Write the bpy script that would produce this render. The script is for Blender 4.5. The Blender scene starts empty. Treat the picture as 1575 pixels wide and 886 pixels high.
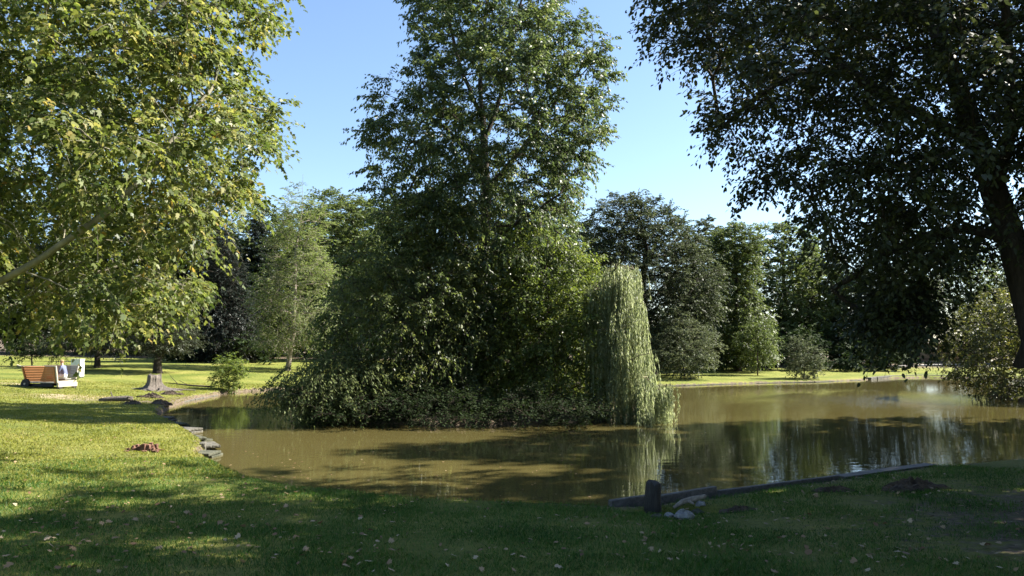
import bpy, math, random
import numpy as np
from mathutils import Vector

random.seed(7)
SC = bpy.context.scene
COL = SC.collection
R = math.radians
W, H_, F = 1575.0, 886.0, 1190.0
CAMZ, HOR = 2.6, 532.0
PITCH = math.atan((HOR - 443.0) / F)
CP, SP = math.cos(PITCH), math.sin(PITCH)
SUN_AZ, SUN_EL = R(76), R(42)

# ------------------------------------------------------------------ measuring helpers
def ray(px, py):
    a = (px - W / 2) / F
    b = -(py - H_ / 2) / F
    return np.array([a, CP - b * SP, SP + b * CP])
def at(px, py, D):
    d = ray(px, py)
    return np.array([0, 0, CAMZ]) + d * (D / d[1])
def G(px, py, z=0.0):
    d = ray(px, py)
    return np.array([0, 0, CAMZ]) + d * ((z - CAMZ) / d[2])

# ------------------------------------------------------------------ object helpers
def tag(o, label=None, cat=None, group=None, kind=None):
    if label: o['label'] = label
    if cat: o['category'] = cat
    if group: o['group'] = group
    if kind: o['kind'] = kind
    return o
def empty(name, loc, label, cat, group=None, rz=0.0):
    o = bpy.data.objects.new(name, None)
    o.empty_display_size = 0.2
    COL.objects.link(o)
    o.location = Vector([float(v) for v in loc])
    o.rotation_euler = (0, 0, rz)
    return tag(o, label, cat, group)
def mesh_np(name, verts, faces, mat, parent=None, attr=None, smooth=False, origin=None):
    """verts (n,3); faces (m,k) array or list of such arrays; verts in world space, origin = parent's location"""
    verts = np.asarray(verts, dtype=np.float32)
    if origin is not None:
        verts = verts - np.asarray(origin, dtype=np.float32)
    fl = faces if isinstance(faces, list) else [faces]
    fl = [np.asarray(f, dtype=np.int32) for f in fl if len(f)]
    me = bpy.data.meshes.new(name)
    me.vertices.add(len(verts))
    me.vertices.foreach_set('co', verts.ravel())
    loops = np.concatenate([f.ravel() for f in fl])
    tot = np.concatenate([np.full(len(f), f.shape[1], dtype=np.int32) for f in fl])
    start = np.concatenate([[0], np.cumsum(tot)[:-1]]).astype(np.int32)
    me.loops.add(len(loops))
    me.loops.foreach_set('vertex_index', loops)
    me.polygons.add(len(tot))
    me.polygons.foreach_set('loop_start', start)
    me.polygons.foreach_set('loop_total', tot)
    if smooth:
        me.polygons.foreach_set('use_smooth', np.ones(len(tot), dtype=bool))
    if attr is not None:
        a = me.attributes.new('rnd', 'FLOAT', 'FACE')
        a.data.foreach_set('value', np.asarray(attr, dtype=np.float32))
    me.update(calc_edges=True)
    me.validate()
    me.materials.append(mat)
    o = bpy.data.objects.new(name, me)
    COL.objects.link(o)
    if parent is not None: o.parent = parent
    return o

class MB:
    """collects boxes, beams, tubes, prisms into one mesh"""
    def __init__(s): s.v = []; s.f = []
    def add(s, vs, fs):
        n = len(s.v); s.v += [tuple(float(c) for c in p) for p in vs]
        s.f += [tuple(i + n for i in f) for f in fs]
    def hexa(s, p):                       # 8 points: bottom 4, top 4
        s.add(p, [(0,3,2,1),(4,5,6,7),(0,1,5,4),(1,2,6,5),(2,3,7,6),(3,0,4,7)])
    def box(s, c, d, rz=0.0):
        x, y, z = d[0]/2, d[1]/2, d[2]/2
        cr, sr = math.cos(rz), math.sin(rz)
        pts = []
        for zz in (-z, z):
            for (xx, yy) in ((-x,-y),(x,-y),(x,y),(-x,y)):
                pts.append((c[0]+xx*cr-yy*sr, c[1]+xx*sr+yy*cr, c[2]+zz))
        s.hexa(pts)
    def beam(s, a, b, w, h, up=(0,0,1)):
        a, b = Vector(a), Vector(b)
        t = (b-a).normalized(); sd = t.cross(Vector(up)).normalized(); u = sd.cross(t).normalized()
        p = []
        for q in (a, b):
            p += [q-sd*w/2-u*h/2, q+sd*w/2-u*h/2, q+sd*w/2+u*h/2, q-sd*w/2+u*h/2]
        s.hexa(p)
    def tube(s, pts, rad, k=8, cap=True):
        n = len(s.v); m = len(pts)
        for i, p in enumerate(pts):
            a = Vector(pts[max(i-1,0)]); b = Vector(pts[min(i+1,m-1)])
            t = (b-a).normalized(); rf = Vector((0,0,1)) if abs(t.z) < .8 else Vector((1,0,0))
            u = t.cross(rf).normalized(); w = t.cross(u)
            r = rad[i] if hasattr(rad, '__len__') else rad
            for j in range(k):
                an = 2*math.pi*j/k
                s.v.append(tuple(Vector(p)+(u*math.cos(an)+w*math.sin(an))*r))
        for i in range(m-1):
            for j in range(k):
                s.f.append((n+i*k+j, n+i*k+(j+1)%k, n+(i+1)*k+(j+1)%k, n+(i+1)*k+j))
        if cap:
            s.f.append(tuple(n+j for j in range(k))[::-1]); s.f.append(tuple(n+(m-1)*k+j for j in range(k)))
    def build(s, name, mat, parent=None, bevel=0.0, smooth=False):
        me = bpy.data.meshes.new(name)
        me.from_pydata(s.v, [], s.f); me.update(); me.materials.append(mat)
        if smooth:
            for p in me.polygons: p.use_smooth = True
        o = bpy.data.objects.new(name, me); COL.objects.link(o)
        if parent is not None: o.parent = parent
        if bevel:
            b = o.modifiers.new('bevel', 'BEVEL'); b.width = bevel; b.segments = 2; b.limit_method = 'ANGLE'
        return o

# ------------------------------------------------------------------ materials
def mat_new(name):
    m = bpy.data.materials.new(name); m.use_nodes = True
    nt = m.node_tree
    for n in list(nt.nodes): nt.nodes.remove(n)
    out = nt.nodes.new('ShaderNodeOutputMaterial')
    return m, nt, out
def N(nt, typ, **kw):
    n = nt.nodes.new(typ)
    for k, v in kw.items():
        if k.startswith('_'): setattr(n, k[1:], v)
        else: n.inputs[k.replace('__', ' ')].default_value = v
    return n
def ramp(nt, stops, interp='LINEAR'):
    r = nt.nodes.new('ShaderNodeValToRGB'); r.color_ramp.interpolation = interp
    el = r.color_ramp.elements
    while len(el) < len(stops): el.new(0.5)
    for e, (p, c) in zip(el, stops):
        e.position = p; e.color = (c[0], c[1], c[2], 1) if len(c) == 3 else c
    return r
def leaf_mat(name, stops, trans=0.4, tcol=1.6, rough=0.5, spec=0.35):
    m, nt, out = mat_new(name); L = nt.links
    at_ = N(nt, 'ShaderNodeAttribute', _attribute_name='rnd')
    rp = ramp(nt, stops); L.new(at_.outputs['Fac'], rp.inputs[0])
    pb = N(nt, 'ShaderNodeBsdfPrincipled', Roughness=rough)
    pb.inputs['Specular IOR Level'].default_value = spec
    L.new(rp.outputs[0], pb.inputs['Base Color'])
    hs = N(nt, 'ShaderNodeHueSaturation', Saturation=1.12, Value=tcol, Hue=0.49)
    L.new(rp.outputs[0], hs.inputs['Color'])
    tr = N(nt, 'ShaderNodeBsdfTranslucent'); L.new(hs.outputs[0], tr.inputs['Color'])
    mx = N(nt, 'ShaderNodeMixShader', Fac=trans)
    L.new(pb.outputs[0], mx.inputs[1]); L.new(tr.outputs[0], mx.inputs[2]); L.new(mx.outputs[0], out.inputs[0])
    return m
def rough_mat(name, c1, c2, scale=4.0, rough=0.85, bump=0.3, stretch=(1,1,1), detail=6, c3=None, spec=0.3, dist=0.05):
    m, nt, out = mat_new(name); L = nt.links
    tc = N(nt, 'ShaderNodeTexCoord'); mp = N(nt, 'ShaderNodeMapping', Scale=stretch)
    L.new(tc.outputs['Object'], mp.inputs[0])
    nz = N(nt, 'ShaderNodeTexNoise', Scale=scale, Detail=detail, Roughness=0.65); L.new(mp.outputs[0], nz.inputs['Vector'])
    st = [(0.3, c1), (0.7, c2)] if c3 is None else [(0.25, c1), (0.5, c3), (0.75, c2)]
    rp = ramp(nt, st); L.new(nz.outputs['Fac'], rp.inputs[0])
    pb = N(nt, 'ShaderNodeBsdfPrincipled', Roughness=rough); pb.inputs['Specular IOR Level'].default_value = spec
    L.new(rp.outputs[0], pb.inputs['Base Color'])
    n2 = N(nt, 'ShaderNodeTexNoise', Scale=scale*3, Detail=5); L.new(mp.outputs[0], n2.inputs['Vector'])
    bp = N(nt, 'ShaderNodeBump', Strength=bump, Distance=dist); L.new(n2.outputs['Fac'], bp.inputs['Height'])
    L.new(bp.outputs[0], pb.inputs['Normal']); L.new(pb.outputs[0], out.inputs[0])
    return m

BARK = rough_mat('bark_dark', (.022,.017,.012), (.07,.055,.042), 5, .9, .7, (3,3,.6))
BARK_DEEP = rough_mat('bark_deep', (.018,.014,.011), (.05,.04,.03), 6, .95, .9, (3,3,.5))
BARK_PLANE = rough_mat('bark_plane', (.10,.085,.06), (.30,.27,.20), 3, .8, .3, (1.5,1.5,.8), c3=(.17,.16,.11))
BARK_PALE = rough_mat('bark_pale', (.16,.13,.10), (.30,.26,.21), 5, .85, .4, (3,3,.7))
BARK_WILLOW = rough_mat('bark_willow', (.10,.09,.05), (.22,.19,.11), 6, .85, .4, (2,2,.7))
M_STUMP = rough_mat('stump_wood', (.06,.048,.038), (.36,.315,.27), 3, .85, 1.2, (9,9,.6), c3=(.20,.17,.14), dist=.09)
M_STUMP2 = rough_mat('crumbling_wood', (.05,.025,.016), (.24,.135,.09), 9, .9, 1.0, c3=(.14,.07,.048))
M_STONE = rough_mat('edge_stone', (.045,.043,.034), (.17,.16,.135), 5, .92, 1.0, c3=(.095,.09,.072))
M_STONE_D = rough_mat('edge_stone_mossy', (.028,.034,.018), (.10,.10,.072), 5, .92, 1.0)
M_BOARD = rough_mat('weathered_board', (.055,.052,.048), (.16,.15,.135), 3, .75, .5, (.6,7,7))
M_POST = rough_mat('wet_post', (.012,.011,.010), (.045,.04,.034), 6, .7, .7, (4,4,.5))
M_SOIL = rough_mat('dark_soil', (.022,.016,.011), (.105,.078,.054), 7, .95, 1.0)
M_ROCK = rough_mat('rubble_rock', (.10,.10,.095), (.28,.28,.27), 5, .85, .6)
M_ORANGE = rough_mat('orange_wood', (.26,.095,.03), (.50,.23,.08), 4, .6, .25, (.5,5,12), c3=(.39,.155,.05), spec=.4)
M_GREYWOOD = rough_mat('grey_wood', (.17,.165,.14), (.34,.325,.28), 5, .75, .3, (6,6,.6))
M_PALEWOOD = rough_mat('pale_wood', (.32,.28,.21), (.48,.43,.34), 5, .7, .3, (.5,4,4))
M_RUBBER = rough_mat('dark_iron', (.012,.012,.012), (.035,.033,.03), 8, .7, .3)
M_CABINET = rough_mat('cabinet_paint', (.50,.52,.47), (.60,.61,.56), 2, .5, .05)
M_WALL = rough_mat('ochre_plaster', (.42,.30,.19), (.55,.41,.27), 1.2, .9, .2)
M_COPING = rough_mat('coping', (.25,.16,.11), (.36,.24,.17), 4, .8, .3)
M_PATH = rough_mat('path_gravel', (.30,.28,.25), (.45,.42,.38), 9, .95, .4)

# leaves (per-leaf random value picks the tone)
L_PLANE = leaf_mat('plane_leaves', [(0,(.034,.058,.014)),(.35,(.080,.112,.028)),(.7,(.150,.176,.048)),(.92,(.27,.26,.085)),(1,(.28,.17,.035))], .46, 1.6, .48, .35)
L_TALL = leaf_mat('tall_tree_leaves', [(0,(.030,.048,.018)),(.5,(.064,.092,.033)),(.85,(.105,.135,.045)),(1,(.17,.18,.055))], .46, 1.7, .42, .4)
L_DARK = leaf_mat('dark_island_leaves', [(0,(.038,.058,.018)),(.55,(.085,.115,.036)),(1,(.17,.19,.065))], .5, 1.75, .42, .4)
L_ELM = leaf_mat('bright_island_leaves', [(0,(.045,.070,.016)),(.5,(.098,.138,.030)),(1,(.17,.20,.052))], .44, 1.7)
L_SPRAY = leaf_mat('pale_arching_leaves', [(0,(.060,.082,.028)),(.5,(.115,.145,.052)),(1,(.18,.21,.085))], .42, 1.5, .6, .15)
L_WILLOW = leaf_mat('willow_leaves', [(0,(.13,.165,.072)),(.5,(.23,.27,.13)),(1,(.36,.385,.24))], .45, 1.6, .4)
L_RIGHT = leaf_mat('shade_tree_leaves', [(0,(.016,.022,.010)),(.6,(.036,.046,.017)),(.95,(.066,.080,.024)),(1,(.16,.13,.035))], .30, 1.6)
L_YEW = leaf_mat('yew_needles', [(0,(.022,.032,.016)),(.6,(.050,.064,.034)),(1,(.095,.112,.062))], .18, 1.3)
L_SPRUCE = leaf_mat('spruce_needles', [(0,(.012,.018,.014)),(.7,(.024,.034,.026)),(1,(.040,.054,.038))], .12, 1.3)
L_LARCH = leaf_mat('larch_needles', [(0,(.06,.09,.026)),(.5,(.11,.15,.045)),(1,(.17,.205,.07))], .44, 1.7)
L_BACK = leaf_mat('backdrop_leaves', [(0,(.036,.055,.017)),(.5,(.075,.105,.031)),(1,(.130,.160,.052))], .40, 1.6)
L_GREY = leaf_mat('greyish_leaves', [(0,(.034,.046,.022)),(.5,(.070,.088,.042)),(1,(.135,.152,.080))], .34, 1.5, .55, .2)
L_ROUND = leaf_mat('round_tree_leaves', [(0,(.024,.034,.015)),(.55,(.050,.066,.030)),(1,(.095,.115,.050))], .32, 1.5, .55, .2)
L_YELLOW = leaf_mat('yellowing_leaves', [(0,(.038,.050,.014)),(.5,(.080,.094,.026)),(.9,(.13,.13,.035)),(1,(.25,.19,.04))], .38, 1.5)
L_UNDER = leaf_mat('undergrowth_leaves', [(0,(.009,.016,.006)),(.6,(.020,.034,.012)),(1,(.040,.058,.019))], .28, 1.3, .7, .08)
L_FALLEN = leaf_mat('fallen_leaf', [(0,(.11,.06,.03)),(.4,(.22,.14,.07)),(.8,(.32,.23,.13)),(1,(.38,.30,.19))], .15, 1.1, .7)
M_BLADE_SHADE = leaf_mat('grass_blades_shade', [(0,(.022,.064,.012)),(.5,(.048,.118,.020)),(.9,(.085,.150,.028)),(1,(.20,.18,.07))], .38, 1.5, .55)  # darker green: the shade on the near lawn is put into the colour
M_BLADE_SUN = leaf_mat('grass_blades_sun', [(0,(.10,.125,.022)),(.5,(.19,.205,.044)),(.9,(.26,.25,.07)),(1,(.32,.26,.12))], .45, 1.6, .6)  # same lawn grass, brighter and yellower: sunlight put into the colour

# ------------------------------------------------------------------ shape of the pond and the ground
NEAR = [(1575,703,.2),(1500,710,.2),(1430,716,.2),(1290,735,.2),(1180,750,.2),(1090,764,.2),(1000,774,.2),(930,776,.2),(850,772,.2),(760,768,.2),(650,764,.2),
        (520,752,.2),(430,742,.2),(380,730,.2),(335,708,.2),(306,692,.2),(316,682,.25),(302,664,.25),(272,648,.2),(240,636,.15),(262,622,.12),(290,613,.12),(325,606,.12),
        (372,600,.1),(430,597,.1)]
pond = [tuple(G(*p)[:2]) for p in NEAR]
pond += [(-10,52.5),(-3,56),(4,54.5)]
pond += [tuple(G(*p)[:2]) for p in [(1000,592,.1),(1050,591,.1),(1110,589,.1),(1180,587,.1),(1250,586,.1),(1320,583,.1),(1370,580,.1),(1420,579,.1),(1465,580,.1)]]
pond += [(43,58),(37,50),(30,46),(26.2,43),(24.5,39.5),(23.5,35),(24,29),(23,23.5),(18.5,18.5),(14,17.0)]
pond = np.array(pond, dtype=float)
# subdivide and roughen the outline a little
def subdiv_poly(P, step, amp, rng):
    out = []
    for i in range(len(P)):
        a, b = P[i], P[(i+1) % len(P)]
        n = max(1, int(np.linalg.norm(b-a)/step))
        for k in range(n):
            q = a+(b-a)*k/n
            out.append(q + (rng.normal(0, amp, 2) if k else 0))
    return np.array(out)
rg = np.random.default_rng(5)
pond = subdiv_poly(pond, 0.45, 0.035, rg)
ISL_C, ISL_R = np.array([-1.3, 31.0]), np.array([6.3, 5.6])

def poly_sd(P, pts):
    """signed distance, positive outside"""
    x, y = pts[:,0], pts[:,1]
    d2 = np.full(len(pts), 1e18); ins = np.zeros(len(pts), dtype=bool)
    for i in range(len(P)):
        a, b = P[i], P[(i+1) % len(P)]
        e = b-a; wx, wy = x-a[0], y-a[1]
        t = np.clip((wx*e[0]+wy*e[1])/(e@e+1e-12), 0, 1)
        d2 = np.minimum(d2, (wx-e[0]*t)**2+(wy-e[1]*t)**2)
        c = ((a[1] > y) != (b[1] > y))
        if c.any():
            xs = a[0]+(y-a[1])/(b[1]-a[1]+1e-15)*e[0]
            ins ^= c & (x < xs)
    return np.where(ins, -1, 1)*np.sqrt(d2)
def vnoise(x, y, s, seed=0):
    return (np.sin(x*s*1.3+seed)+np.sin(y*s*1.7+seed*2.1)+np.sin((x+y)*s*.9+seed*.7)+np.sin((x-y*.7)*s*2.3+seed*1.3)*.5)/3.5
def land_d(pts):
    sdp = poly_sd(pond, pts)
    q = (pts-ISL_C)/ISL_R
    r = np.sqrt((q**2).sum(1)); an = np.arctan2(q[:,1], q[:,0])
    edge = 1+.05*np.sin(3*an+1)+.04*np.sin(7*an)+.02*np.sin(13*an)
    sdi = (edge-r)*5.9
    return sdp, sdi
def height(pts):
    pts = np.atleast_2d(np.asarray(pts, dtype=float))
    sdp, sdi = land_d(pts)
    d = np.maximum(sdp, sdi); x, y = pts[:,0], pts[:,1]
    k = np.clip((x+2)/10, 0, 1)*np.clip((y-38)/10, 0, 1)
    slope = .05*(1-k)+.022*k
    slope = np.where(sdi > sdp, .06, slope)
    dd = np.where(d > 18, 18+(d-18)*.35, d)
    z = np.where(d > 0, .2*np.clip(d/.14, 0, 1)**.6*(1-.35*k)+slope*dd+vnoise(x, y, .9)*.025*np.clip(d, 0, 1)+vnoise(x, y, .21, 3)*.08*np.clip(d/4, 0, 1), np.maximum(-.7, d*1.6))
    # washed-out hollow behind the boards
    hp = G(1045, 790, .15)[:2]
    h = np.exp(-(((x-hp[0])/.62)**2+((y-hp[1])/.22)**2))
    return z - .33*h*(d > 0)
def gz(x, y): return float(height([[x, y]])[0])
def ghit(px, py):
    d = ray(px, py); o = np.array([0,0,CAMZ])
    t = np.linspace(3, 160, 3000); P = o+d*t[:,None]
    hh = np.maximum(height(P[:,:2]), 0)
    i = int(np.argmax(P[:,2] <= hh))
    return np.array([P[i,0], P[i,1], hh[i]])

# polar ground sheet
rad = np.concatenate([[0.3,.8,1.5,2.2,3.0,3.6], np.exp(np.linspace(math.log(4.2), math.log(26), 330)), np.exp(np.linspace(math.log(26.2), math.log(80), 190)), np.exp(np.linspace(math.log(82), math.log(900), 30))])
ang = np.concatenate([np.linspace(-R(46), R(46), 400), np.linspace(R(48), R(312), 70)])
AA, RR = np.meshgrid(ang, rad)
gx, gy = (np.sin(AA)*RR).ravel(), (np.cos(AA)*RR).ravel()
gp = np.stack([gx, gy], 1)
gzv = height(gp)
nr, na = len(rad), len(ang)
ii, jj = np.meshgrid(np.arange(nr-1), np.arange(na), indexing='ij')
j2 = (jj+1) % na
gf = np.stack([ii*na+jj, (ii+1)*na+jj, (ii+1)*na+j2, ii*na+j2], -1).reshape(-1, 4)[:, ::-1]
cv = np.array([[0,0,gz(0,0.01)]])
gv = np.concatenate([np.stack([gx, gy, gzv], 1), cv])
ctri = np.stack([np.full(na, nr*na), np.arange(na), (np.arange(na)+1) % na], 1)[:, ::-1]

def ground_mat():
    m, nt, out = mat_new('lawn'); L = nt.links
    tc = N(nt, 'ShaderNodeTexCoord')
    n1 = N(nt, 'ShaderNodeTexNoise', Scale=.35, Detail=5); n2 = N(nt, 'ShaderNodeTexNoise', Scale=9, Detail=6, Roughness=.7); n3 = N(nt, 'ShaderNodeTexNoise', Scale=55, Detail=4, Roughness=.75)
    for n in (n1, n2, n3): L.new(tc.outputs['Object'], n.inputs['Vector'])
    r1 = ramp(nt, [(.3,(.095,.125,.022)),(.55,(.165,.180,.038)),(.75,(.225,.215,.062))]); L.new(n1.outputs['Fac'], r1.inputs[0])
    r2 = ramp(nt, [(.3,(.55,.6,.5)),(.5,(1,1,1)),(.72,(1.35,1.22,1.15))]); L.new(n2.outputs['Fac'], r2.inputs[0])
    r3 = ramp(nt, [(.3,(.45,.5,.4)),(.5,(1,1,1)),(.7,(1.4,1.3,1.2))]); L.new(n3.outputs['Fac'], r3.inputs[0])
    m1 = N(nt, 'ShaderNodeMix', _data_type='RGBA', _blend_type='MULTIPLY'); m1.inputs[0].default_value = .8
    L.new(r1.outputs[0], m1.inputs[6]); L.new(r2.outputs[0], m1.inputs[7])
    m2 = N(nt, 'ShaderNodeMix', _data_type='RGBA', _blend_type='MULTIPLY'); m2.inputs[0].default_value = .85
    L.new(m1.outputs[2], m2.inputs[6]); L.new(r3.outputs[0], m2.inputs[7])
    # bare soil mask: an attribute laid on the sheet (worn patches, banks, floor under trees) broken up with noise
    am = N(nt, 'ShaderNodeAttribute', _attribute_name='soil')
    nb = N(nt, 'ShaderNodeTexNoise', Scale=3.2, Detail=7, Roughness=.7); L.new(tc.outputs['Object'], nb.inputs['Vector'])
    ad = N(nt, 'ShaderNodeMath', _operation='MULTIPLY_ADD'); ad.inputs[1].default_value = 1.1; ad.inputs[2].default_value = -.55
    L.new(nb.outputs['Fac'], ad.inputs[0])
    sm = N(nt, 'ShaderNodeMath', _operation='ADD'); L.new(am.outputs['Fac'], sm.inputs[0]); L.new(ad.outputs[0], sm.inputs[1])
    rs = ramp(nt, [(.42,(0,0,0)),(.62,(1,1,1))]); L.new(sm.outputs[0], rs.inputs[0])
    sc = ramp(nt, [(.3,(.06,.045,.030)),(.5,(.13,.10,.07)),(.7,(.22,.175,.125))]); L.new(n2.outputs['Fac'], sc.inputs[0])
    m3 = N(nt, 'ShaderNodeMix', _data_type='RGBA'); L.new(rs.outputs[0], m3.inputs[0]); L.new(m2.outputs[2], m3.inputs[6]); L.new(sc.outputs[0], m3.inputs[7])
    pl = N(nt, 'ShaderNodeAttribute', _attribute_name='pale')
    m4 = N(nt, 'ShaderNodeMix', _data_type='RGBA'); L.new(pl.outputs['Fac'], m4.inputs[0]); L.new(m3.outputs[2], m4.inputs[6]); m4.inputs[7].default_value = (.40,.31,.215,1)
    pb = N(nt, 'ShaderNodeBsdfPrincipled', Roughness=.9); pb.inputs['Specular IOR Level'].default_value = .15
    L.new(m4.outputs[2], pb.inputs['Base Color'])
    mb = N(nt, 'ShaderNodeMath', _operation='ADD'); L.new(n3.outputs['Fac'], mb.inputs[0]); L.new(n2.outputs['Fac'], mb.inputs[1])
    bp = N(nt, 'ShaderNodeBump', Strength=.9, Distance=.05); L.new(mb.outputs[0], bp.inputs['Height'])
    L.new(bp.outputs[0], pb.inputs['Normal']); L.new(pb.outputs[0], out.inputs[0])
    return m
ground = mesh_np('ground', gv, [gf, ctri], ground_mat(), smooth=True)
tag(ground, 'lawn sloping down to the pond', None, None, 'structure')
def set_attr(o, name, vals):
    a = o.data.attributes.new(name, 'FLOAT', 'POINT'); a.data.foreach_set('value', np.asarray(vals, dtype=np.float32))
sdp, sdi = land_d(np.concatenate([gp, [[0,0.01]]])); xx = np.append(gx, 0); yy = np.append(gy, .01)
soil = np.full(len(xx), .12)
soil += .75*np.exp(-np.clip(sdp, 0, 99)/.22)*(sdp > -.5)
soil = np.maximum(soil, np.where(sdi > -.5, .9, 0))
soil += .62*np.exp(-(((xx-8.5)/4.6)**2+((yy-9.5)/4.2)**2))
soil += np.where(sdp < -.2, .6, 0)
ep = G(215, 618, .2)[:2]
soil += .55*np.exp(-(((xx-ep[0])/3.6)**2+((yy-ep[1])/3.0)**2))
soil += np.clip((yy-70)/16, 0, .7)
bp_ = G(85, 599, .65)[:2]
pale = .85*np.exp(-((((xx-bp_[0]-1.2)/2.3)**2+((yy-bp_[1]+.9)/1.3)**2))**2)
bq = G(28, 590, .7)[:2]
pale = np.maximum(pale, .8*np.exp(-((((xx-bq[0])/1.2)**2+((yy-bq[1])/.8)**2))**2))
bk = G(214, 696, .35)[:2]
soil += .33*np.exp(-(((xx-bk[0]+.3)/1.0)**2+((yy-bk[1])/.8)**2))
set_attr(ground, 'soil', soil); set_attr(ground, 'pale', pale)

# water
def water_mat():
    m, nt, out = mat_new('pond_water'); L = nt.links
    tc = N(nt, 'ShaderNodeTexCoord')
    mp = N(nt, 'ShaderNodeMapping', Scale=(1.0, 1.0, 1)); L.new(tc.outputs['Object'], mp.inputs[0])
    n0 = N(nt, 'ShaderNodeTexNoise', Scale=.12, Detail=3); L.new(mp.outputs[0], n0.inputs['Vector'])
    rc = ramp(nt, [(.3,(.072,.061,.021)),(.7,(.096,.081,.029))]); L.new(n0.outputs['Fac'], rc.inputs[0])
    pb = N(nt, 'ShaderNodeBsdfPrincipled', Roughness=.012, IOR=1.40)
    L.new(rc.outputs[0], pb.inputs['Base Color'])
    n1 = N(nt, 'ShaderNodeTexNoise', Scale=2.2, Detail=3, Roughness=.5)
    mp1 = N(nt, 'ShaderNodeMapping', Scale=(.55, 1.6, 1)); L.new(tc.outputs['Object'], mp1.inputs[0]); L.new(mp1.outputs[0], n1.inputs['Vector'])
    n2 = N(nt, 'ShaderNodeTexNoise', Scale=1.6, Detail=3, Roughness=.65); mp2 = N(nt, 'ShaderNodeMapping', Scale=(3.2, .9, 1)); L.new(tc.outputs['Object'], mp2.inputs[0]); L.new(mp2.outputs[0], n2.inputs['Vector'])
    # patches ruffled by the breeze on the open water
    wv = N(nt, 'ShaderNodeAttribute', _attribute_name='ruffle')
    s1 = N(nt, 'ShaderNodeMath', _operation='MULTIPLY'); s1.inputs[1].default_value = .10; L.new(n1.outputs['Fac'], s1.inputs[0])
    s2 = N(nt, 'ShaderNodeMath', _operation='MULTIPLY'); L.new(n2.outputs['Fac'], s2.inputs[0]); L.new(wv.outputs['Fac'], s2.inputs[1])
    ad = N(nt, 'ShaderNodeMath', _operation='ADD'); L.new(s1.outputs[0], ad.inputs[0]); L.new(s2.outputs[0], ad.inputs[1])
    bp = N(nt, 'ShaderNodeBump', Strength=1.0, Distance=.035); L.new(ad.outputs[0], bp.inputs['Height'])
    L.new(bp.outputs[0], pb.inputs['Normal']); L.new(pb.outputs[0], out.inputs[0])
    return m
wx, wy = np.meshgrid(np.linspace(-20, 52, 145), np.linspace(8, 68, 121))
wv_ = np.stack([wx.ravel(), wy.ravel(), np.zeros(wx.size)], 1)
i2, j2_ = np.meshgrid(np.arange(120), np.arange(144), indexing='ij')
wf = np.stack([i2*145+j2_, i2*145+j2_+1, (i2+1)*145+j2_+1, (i2+1)*145+j2_], -1).reshape(-1, 4)
water = mesh_np('water', wv_, wf, water_mat(), smooth=True)
tag(water, 'brown still pond water', None, None, 'structure')
ruf = .012+np.zeros(len(wv_))
for (px, py, sx, sy, a) in ((1312,611,5,5,1.5),(1235,622,4.5,4,.6),(1400,617,6,3.5,.6),(1150,605,9,7,.18)):
    c = G(px, py)[:2]
    ruf += a*np.exp(-(((wv_[:,0]-c[0])/sx)**2+((wv_[:,1]-c[1])/sy)**2))
set_attr(water, 'ruffle', ruf)

# ------------------------------------------------------------------ trees
def unit(v): return v/(np.linalg.norm(v, axis=-1, keepdims=True)+1e-9)

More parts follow.
